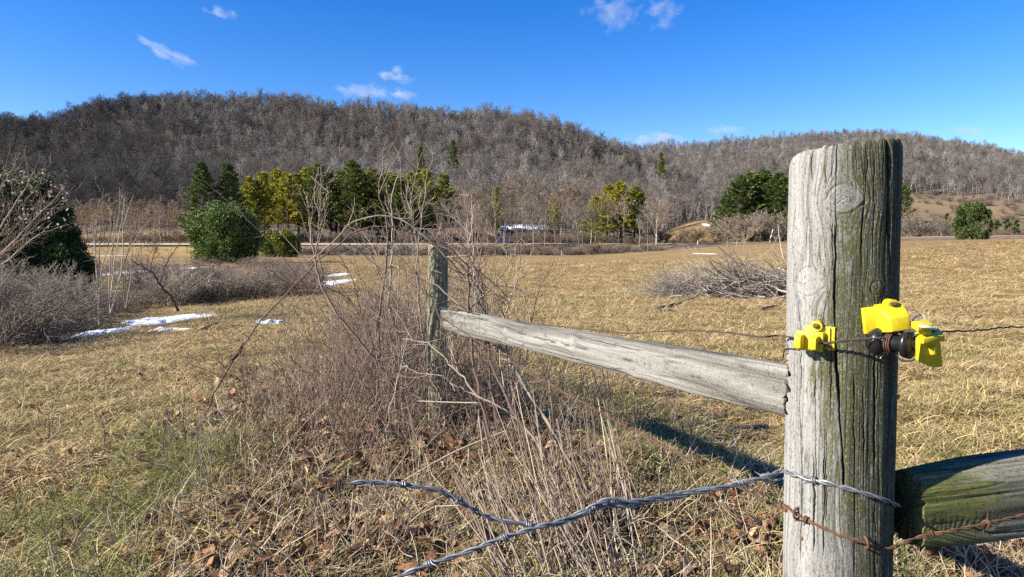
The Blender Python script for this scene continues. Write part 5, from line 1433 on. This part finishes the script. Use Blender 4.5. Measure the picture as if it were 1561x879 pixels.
# ------------------------------------------------------------------ brush pile in the field
def brush_pile():
    c = ground(1120, 452); D = c[1]; W = 135 / F_PX * D; Hh = .52 * D / 20
    t = thing('brush_pile', 'heap of cut grey branches lying in the field left of the big post', 'brush pile', (0, 0, 0))
    rr = np.random.default_rng(12)
    def heap(n, cx, wx, wy, h, L, r, aim, mat, name, fork):
        B = Buf()
        for _ in range(n):
            x = cx + rr.normal(0, wx * .45); y = c[1] + rr.normal(0, wy * .45)
            e = max(0, 1 - ((x - cx) / wx)**2 - ((y - c[1]) / wy)**2)
            z = float(terrain(x, y)) + h * math.sqrt(e) * rr.random()**.7 + .03
            a = aim + rr.normal(0, .9); d = unit(np.array([math.cos(a), math.sin(a), rr.normal(.0, .22)]))
            l = L * rr.uniform(.5, 1.3); w = wander(rr, np.array([x, y, z]) - d * l / 2, d, l, 6, .35); w[:, 2] = np.maximum(w[:, 2], terrain(w[:, 0], w[:, 1]) + .01)
            q = r * rr.uniform(.5, 1.5); B.tube(w, np.linspace(q, q * .35, 6), 5, rr.random())
            for _ in range(fork):
                i = rr.integers(1, 5); k = wander(rr, w[i], perp_dir(unit(w[i + 1] - w[i]), rr.uniform(.4, .9), rr.uniform(0, 6.28)), l * .4, 4, .35); B.tube(k, np.linspace(q * .5, q * .25, 4), 4, rr.random(), cap=False)
        B.build(name, mat, t)
    M_pileg = varied_mat('cut_branches', [(0, (.10, .08, .065)), (.5, (.24, .20, .165)), (1, (.44, .385, .33))])
    heap(420, c[0] - W * .33, W * .50, .9, Hh * .80, 1.7, .0085, 2.6, M_pileg, 'fine_branches', 5)
    heap(260, c[0] + W * .42, W * .65, 1.0, Hh * .72, 2.6, .020, 3.0, M_pileg, 'thick_branches', 3)
    heap(90, c[0] - W * .66, W * .3, .6, Hh * .25, 1.6, .006, 3.1, M_shrub, 'thin_tops', 5)
    B = Buf()
    for pts, r in (([(1108, 445, D), (1102, 420, D), (1090, 408, D), (1082, 400, D)], (.035, .012)), ([(1128, 425, D - .2), (1120, 412, D - .2), (1117, 408, D - .2)], (.04, .03)), ([(1102, 415, D), (1100, 405, D), (1096, 396, D)], (.014, .006)),
                   ([(1140, 430, D), (1138, 412, D), (1134, 395, D)], (.01, .005)), ([(1020, 430, D), (1014, 415, D), (1010, 402, D)], (.008, .004))):
        s = cane(pts, r, B, 12, 6); sprout(B, s, 4, .4, .006)
    B.build('jutting_branch', M_brown, t)
brush_pile()
def lying(name, pts, r, label, mat=None, n_tw=3):
    B = Buf(); p = np.array([ground(*q) for q in pts]); p[:, 2] += r * 1.5
    s = smooth_path(p, 24); B.tube(s, np.linspace(r, r * .4, 24), 6, .3); sprout(B, s, n_tw, .5, r * .3)
    tag(B.build(name, mat or M_brown), label, 'branch')
lying('fallen_branch', [(1000, 474), (1030, 466), (1055, 458), (1064, 452)], .035, 'dark cut branch lying in front of the brush pile')
lying('fallen_branch', [(1160, 474), (1175, 470), (1192, 468)], .03, 'short dark branch lying on the grass just left of the big post')
lying('fallen_branch', [(310, 505), (330, 497), (350, 499), (372, 501)], .03, 'thin dark branch lying in the turf right of the snow patches')
lying('fallen_branch', [(410, 488), (440, 480), (470, 482), (500, 476)], .022, 'thin grey branch lying left of the tangle at the far post', M_shrub)

# ------------------------------------------------------------------ snow patches
M_snow, nt, N, L, b = new_mat('old_snow')
nz = noise_node(N, 3, 6, .7); L.new(coords(nt), nz.inputs[0]); r = ramp(N, [(.35, (.74, .77, .82)), (.6, (.90, .91, .92))]); L.new(nz.outputs[0], r.inputs[0]); L.new(r.outputs[0], b.inputs['Base Color'])
b.inputs['Roughness'].default_value = .7; b.inputs['Subsurface Weight'].default_value = .15; b.inputs['Subsurface Radius'].default_value = (.02, .03, .04)
bp = N.new('ShaderNodeBump'); bp.inputs['Strength'].default_value = .5; bp.inputs['Distance'].default_value = .02; L.new(nz.outputs[0], bp.inputs['Height']); L.new(bp.outputs[0], b.inputs['Normal'])
def snow(pxl, pxr, py0, py1, label, seed, thick=.055, D=None, fray=.5):
    a, bb = ground(pxl, (py0 + py1) / 2), ground(pxr, (py0 + py1) / 2); f, n_ = ground((pxl + pxr) / 2, py0), ground((pxl + pxr) / 2, py1)
    c = (f + n_) / 2; rx = abs(bb[0] - a[0]) / 2 * .86; ry = abs(f[1] - n_[1]) / 2
    rings, seg = 26, 120
    th = np.linspace(0, 2 * math.pi, seg, endpoint=False); rr = np.linspace(0, 1, rings)[1:]
    T, R = np.meshgrid(th, rr)
    edge = 1 + fray * fbm(np.cos(T) * 1.6 + seed, np.sin(T) * 1.6, seed=seed, oct=4) + .34 * fbm(np.cos(T) * 7, np.sin(T) * 7 + seed, seed=seed + 1, oct=4)
    X = c[0] + np.cos(T) * R * rx * edge; Y = c[1] + np.sin(T) * R * ry * edge
    Z = terrain(X, Y) + thick * (1 - R**4) * (1 + 1.1 * fbm(X * 3, Y * 3, seed=seed)) - .03 * R**6
    v = np.vstack([np.stack([X, Y, Z], -1).reshape(-1, 3), [[c[0], c[1], float(terrain(c[0], c[1])) + thick]]])
    n, k = T.shape; i = np.arange(n - 1)[:, None] * k; j = np.arange(k)[None]; j2 = (j + 1) % k
    q = np.stack([i + j, i + k + j, i + k + j2, i + j2], -1).reshape(-1, 4); jj = np.arange(k)
    me = make_mesh('snow_patch', v, q, np.stack([np.full(k, len(v) - 1), jj, (jj + 1) % k], -1), True); me.materials.append(M_snow)
    tag(link('snow_patch', me), label, 'snow')
snow(134, 196, 502, 514, 'small snow patch on the turf, leftmost of the near three', 1)
snow(206, 312, 483, 494, 'long ragged snow patch reaching right by the crooked sapling', 2)
snow(226, 286, 501, 508, 'small snow patch just below the long ragged one', 3)
snow(460, 530, 427, 440, 'flat snow patch behind the left bush of the tangle', 4)
snow(494, 534, 416, 424, 'narrow snow patch farther up behind the left bush', 5)
snow(150, 225, 405, 432, 'wide patchy snow seen through the saplings of the left thicket', 6, fray=.9)
snow(150, 184, 383, 391, 'bluish snow patch in the hollow beyond the saplings', 7, thick=.03, fray=.9)
snow(1060, 1084, 385, 388.5, 'thin snow strip at the far right end of the creek', 8, thick=.04, fray=.9)
snow(1070, 1084, 340, 345, 'shaded snow patch at the foot of the grassy knoll', 9, thick=.04)
# scrap of pale green plastic in the turf
B = Buf(); g = ground(412, 495); rr = np.random.default_rng(6)
gx, gy = np.meshgrid(np.linspace(-.22, .22, 14), np.linspace(-.12, .12, 9)); gz = .05 + .05 * vnoise(gx * 14, gy * 14, seed=3) + .03 * vnoise(gx * 40, gy * 40, seed=4)
v = np.stack([gx * (1 + .3 * vnoise(gx * 9, gy * 9, seed=8)), gy, gz], -1).reshape(-1, 3) + g; i = np.arange(8)[:, None] * 14; j = np.arange(13)[None]
B.add(v, np.stack([i + j, i + j + 1, i + j + 15, i + j + 14], -1).reshape(-1, 4), .5)
m, nt, N, L, b = new_mat('pale_plastic'); b.inputs['Base Color'].default_value = (.42, .56, .52, 1); b.inputs['Roughness'].default_value = .35
o = B.build('plastic_scrap', m, None, True); tag(o, 'crumpled scrap of pale green plastic lying in the left turf', 'litter'); sd = o.modifiers.new('thick', 'SOLIDIFY'); sd.thickness = .002

# ------------------------------------------------------------------ buildings, vehicles and posts by the road
def simple_mat(name, c, rough=.6, metallic=0.0, var=.12, scale=2.0):
    m, nt, N, L, b = new_mat(name); nz = noise_node(N, scale, 4); L.new(coords(nt), nz.inputs[0])
    r = ramp(N, [(.3, tuple(x * (1 - var) for x in c)), (.7, tuple(min(1, x * (1 + var)) for x in c))]); L.new(nz.outputs[0], r.inputs[0]); L.new(r.outputs[0], b.inputs['Base Color'])
    b.inputs['Roughness'].default_value = rough; b.inputs['Metallic'].default_value = metallic
    return m
M_white = simple_mat('white_paint', (.78, .78, .77), .45); M_roof = simple_mat('pale_metal_roof', (.70, .72, .74), .35); M_glass = simple_mat('dark_window', (.03, .035, .04), .12); M_tyre = simple_mat('tyre_rubber', (.02, .02, .02), .9)
M_wallb = simple_mat('brown_siding', (.20, .15, .115), .8); M_dkpaint = simple_mat('dark_car_paint', (.05, .055, .06), .3); M_wood = simple_mat('grey_post', (.32, .28, .23), .9)
def part_box(name, mat, parent, c, size, bev=.03):
    B = Buf(); B.box(c, size); o = B.build(name, mat, parent)
    if bev: bevel(o, bev, 2)
    return o
def long_building():
    D = 246; g = at_depth(808, D); L = 86 / F_PX * D; x0 = -L / 2
    t = thing('long_building', 'long low building with bright pale roof seen through the creek trees', 'building', g, .03)
    ztop = P(808, 342, D)[2] - g[2]; eave = ztop - 1.9; wz = eave
    part_box('wall', M_wallb, t, (0, 0, wz / 2), (L, 8, wz), 0)
    B = Buf(); ov = .5
    v = [(x0 - ov, -4.6, eave - .1), (-x0 + ov, -4.6, eave - .1), (-x0 + ov, 0, ztop), (x0 - ov, 0, ztop), (x0 - ov, 4.6, eave - .1), (-x0 + ov, 4.6, eave - .1)]
    v += [(a, b_, c_ - .14) for a, b_, c_ in v]
    B.add(v, [(0, 1, 2, 3), (3, 2, 5, 4), (7, 6, 9, 8), (8, 9, 10, 11), (0, 6, 7, 1), (4, 5, 11, 10), (1, 7, 8, 2), (2, 8, 11, 5), (3, 9, 6, 0), (4, 10, 9, 3)])
    rf = B.build('roof', M_roof, t)
    B = Buf()
    for k in range(26): B.box((x0 + (k + .5) * L / 26, -2.35, (eave + ztop) / 2 + .03), (.09, 5.0, .05), np.array(Matrix.Rotation(math.atan2(ztop - eave + .1, 4.6), 3, 'X')))
    B.build('roof_seams', M_roof, rf)
    for xg in (x0 + .02, -x0 - .02):
        B = Buf(); B.add([(xg, -4, wz - .02), (xg, 4, wz - .02), (xg, 0, ztop - .2)], [(0, 1, 2)]); 
        B.add([(xg - .1, -4, wz - .02), (xg - .1, 4, wz - .02), (xg - .1, 0, ztop - .2)], [(2, 1, 0)]); B.build('gable', M_wallb, t)
    for k in range(5):
        f = part_box('window', M_white, t, (x0 + 2 + k * (L - 4) / 4.6, -4.03, wz * .55), (1.3, .08, 1.0), 0); part_box('pane', M_glass, f, (x0 + 2 + k * (L - 4) / 4.6, -4.06, wz * .55), (1.1, .06, .8), 0)
    d = part_box('door', M_white, t, (x0 + L * .62, -4.04, 1.0), (.95, .1, 2.0), 0); part_box('handle', M_dkpaint, d, (x0 + L * .62 + .35, -4.11, 1.0), (.12, .05, .05), 0)
long_building()
def vehicle(name, label, cat, px, D, length, height, mat, profile, rz=0.0, width=2.0, py=None, windows=()):
    g = at_depth(px, D); t = thing(name, label, cat, g, rz)
    B = Buf(); pr = [(x * length, z * height) for x, z in profile]; n = len(pr)
    v = [(x, -width / 2, z) for x, z in pr] + [(x, width / 2, z) for x, z in pr]
    B.add(v, [(k, (k + 1) % n, n + (k + 1) % n, n + k) for k in range(n)])
    cz = np.mean([z for _, z in pr]); cx = np.mean([x for x, _ in pr])
    for side in (-1, 1):
        w = [(x, side * width / 2, z) for x, z in pr] + [(cx, side * width / 2, cz)]
        B.add(w, [(n, k, (k + 1) % n) if side < 0 else (n, (k + 1) % n, k) for k in range(n)])
    bevel(B.build('body', mat, t), .06, 2)
    for (a, b_, c_, d_) in windows:
        for side in (-1, 1): part_box('window', M_glass, t, ((a + b_) / 2 * length, side * (width / 2 + .004), (c_ + d_) / 2 * height), ((b_ - a) * length, .03, (d_ - c_) * height), .02)
    for wx in (-.32, .32):
        for side in (-1, 1):
            B = Buf(); c0 = np.array([wx * length, side * width * .46, .33]); B.tube([c0 - [0, .11, 0], c0 + [0, .11, 0]], .33, 18); w = B.build('wheel', M_tyre, t)
            B = Buf(); B.tube([c0 + [0, side * .10, 0], c0 + [0, side * .125, 0]], .19, 14); B.build('rim', M_roof, w)
    return t
VAN = [(-.5, .14), (.5, .14), (.5, .45), (.42, .52), (.34, .96), (.30, 1.0), (-.47, 1.0), (-.5, .9)]
CAR = [(-.5, .2), (.5, .2), (.5, .45), (.46, .56), (.25, .62), (.12, .98), (-.22, 1.0), (-.42, .66), (-.5, .6)]
CAMPER = [(-.5, .2), (.42, .2), (.5, .5), (.48, .8), (.38, .98), (-.36, 1.0), (-.48, .86), (-.5, .6)]
vehicle('white_van', 'white van parked beyond the road, left one of the pair', 'van', 614, 238, 5.2, 2.6, M_white, VAN, .25, 2.0, windows=[(.12, .36, .6, .9), (-.2, .06, .6, .88)])
vehicle('white_van', 'white van parked beyond the road, right one of the pair', 'van', 640, 240, 5.2, 2.5, M_white, VAN, math.pi + .1, 2.0, windows=[(.12, .36, .6, .9), (-.36, .06, .6, .88)])
vehicle('camper_trailer', 'white rounded camper parked left of the long pale roofed building', 'camper', 770, 234, 5.4, 2.7, M_white, CAMPER, .1, 2.2, windows=[(-.05, .2, .5, .8), (-.38, -.16, .5, .8)])
vehicle('dark_car', 'dark car parked right of the long pale roofed building', 'car', 872, 240, 4.6, 1.6, M_dkpaint, CAR, .1, 1.8, windows=[(-.18, .1, .68, .93)])
vehicle('dark_car', 'dark car parked beyond the road just left of the yellow pines', 'car', 893, 236, 4.6, 1.6, M_dkpaint, CAR, math.pi, 1.8, windows=[(-.18, .1, .68, .93)])
for px, D, h, lab, ln, nm, mt in ((856, 180, 1.5, 'grey wooden stake at the far edge of the field before the creek brush', 0, 'field_stake', M_wood), (1108, 178, 1.3, 'left one of two pale stakes at the far field edge', 0, 'field_stake', M_wood),
                            (1122, 178, 1.2, 'right one of two pale stakes at the far field edge', .1, 'field_stake', M_wood), (1172, 193, 3.6, 'leaning white pole by the road left of the big post', .9, 'marker_pole', M_white),
                            (1063, 192, 1.2, 'small white marker post beside the road', 0, 'marker_post', M_white)):
    g = at_depth(px, D); B = Buf(); B.tube([g + np.array([0, 0, -.2]), g + np.array([ln * .5, 0, h * .5]), g + np.array([ln, 0, h])], [.09, .085, .08], 8); tag(B.build(nm, mt), lab, 'post')
t = thing('road_sign', 'small yellow sign on a thin post by the road left of the big post', 'road sign', at_depth(1131, 196))
B = Buf(); B.tube([(0, 0, -.2), (0, 0, 2.2)], .04, 8); B.build('pole', M_wood, t)
m = simple_mat('sign_yellow', (.62, .40, .05), .5); part_box('panel', m, t, (0, -.06, 1.9), (.7, .04, .9), .01)

# ------------------------------------------------------------------ clouds: small volumes high over the valley
def cloud(px, py, w, h, label, dens, seed, D=2600, rot=0.0, thick=.5):
    c = P(px, py, D); k = D / F_PX
    bpy_me = bpy.data.meshes.get('cloud_shape')
    if bpy_me is None:
        import bmesh
        bm = bmesh.new(); bmesh.ops.create_icosphere(bm, subdivisions=3, radius=1.0); bpy_me = bpy.data.meshes.new('cloud_shape'); bm.to_mesh(bpy_me); bm.free()
    me = bpy_me.copy(); o = link('cloud', me); o.location = c; o.scale = (w * k / 2, w * k / 2 * thick, h * k / 2); o.rotation_euler = (0, rad(rot), 0)
    m = bpy.data.materials.new('cloud_vapour'); m.use_nodes = True; nt = m.node_tree; N, L = nt.nodes, nt.links
    N.remove(N['Principled BSDF']); v = N.new('ShaderNodeVolumePrincipled'); v.inputs['Color'].default_value = (.95, .95, .97, 1); v.inputs['Anisotropy'].default_value = .2
    co = coords(nt, (1, 1, 1)); add = N.new('ShaderNodeVectorMath'); add.operation = 'ADD'; add.inputs[1].default_value = (seed * 3.1, seed, 0); L.new(co, add.inputs[0])
    mp = N.new('ShaderNodeMapping'); mp.inputs['Scale'].default_value = (2.2 * w / 90, 1.3, 2.2 * h / 90 + .7); L.new(add.outputs[0], mp.inputs[0])
    nz = noise_node(N, 1.0, 4, .55); L.new(mp.outputs[0], nz.inputs[0])
    ln = N.new('ShaderNodeVectorMath'); ln.operation = 'LENGTH'; L.new(co, ln.inputs[0])
    fall = N.new('ShaderNodeMapRange'); fall.inputs[1].default_value = 1.0; fall.inputs[2].default_value = .1; fall.inputs[3].default_value = -.36; fall.inputs[4].default_value = .16; L.new(ln.outputs['Value'], fall.inputs[0])
    d = math_node(nt, 'ADD', math_node(nt, 'SUBTRACT', nz.outputs[0], .46), fall.outputs[0], True)
    L.new(math_node(nt, 'MULTIPLY', d, dens / (w * k * thick) * 8), v.inputs['Density']); L.new(v.outputs[0], N['Material Output'].inputs['Volume'])
    me.materials.append(m); tag(o, label, 'cloud')
    return o
for a in ((938, 18, 170, 110, 'faint round cloud at the top, left of a close pair', .5, 1), (1012, 14, 120, 100, 'faint round cloud at the top, right of a close pair', .5, 2),
          (560, 138, 190, 46, 'flat white cloud low over the ridge, left of three', .9, 3), (612, 143, 110, 34, 'small white cloud low over the ridge, right of three', .9, 4), (600, 116, 120, 52, 'small puffy white cloud above the two low ones', 1.0, 5),
          (258, 82, 170, 44, 'thin streak of cloud slanting down in the upper left sky', .8, 6, 2600, 27), (338, 20, 100, 36, 'tiny white wisp near the top left of the sky', .7, 7, 2600, 14), (1002, 210, 170, 44, 'pinkish flat cloud on the skyline where the hills meet', 1.3, 8, 4200),
          (1103, 198, 130, 32, 'small flat cloud on the skyline right of the pinkish one', .9, 9, 4200), (1474, 200, 150, 28, 'thin pale cloud above the right hill', .7, 10, 4200)):
    cloud(*a)
scene.cycles.volume_step_rate = 1.0; scene.cycles.volume_max_steps = 128
print('counts', cnt)
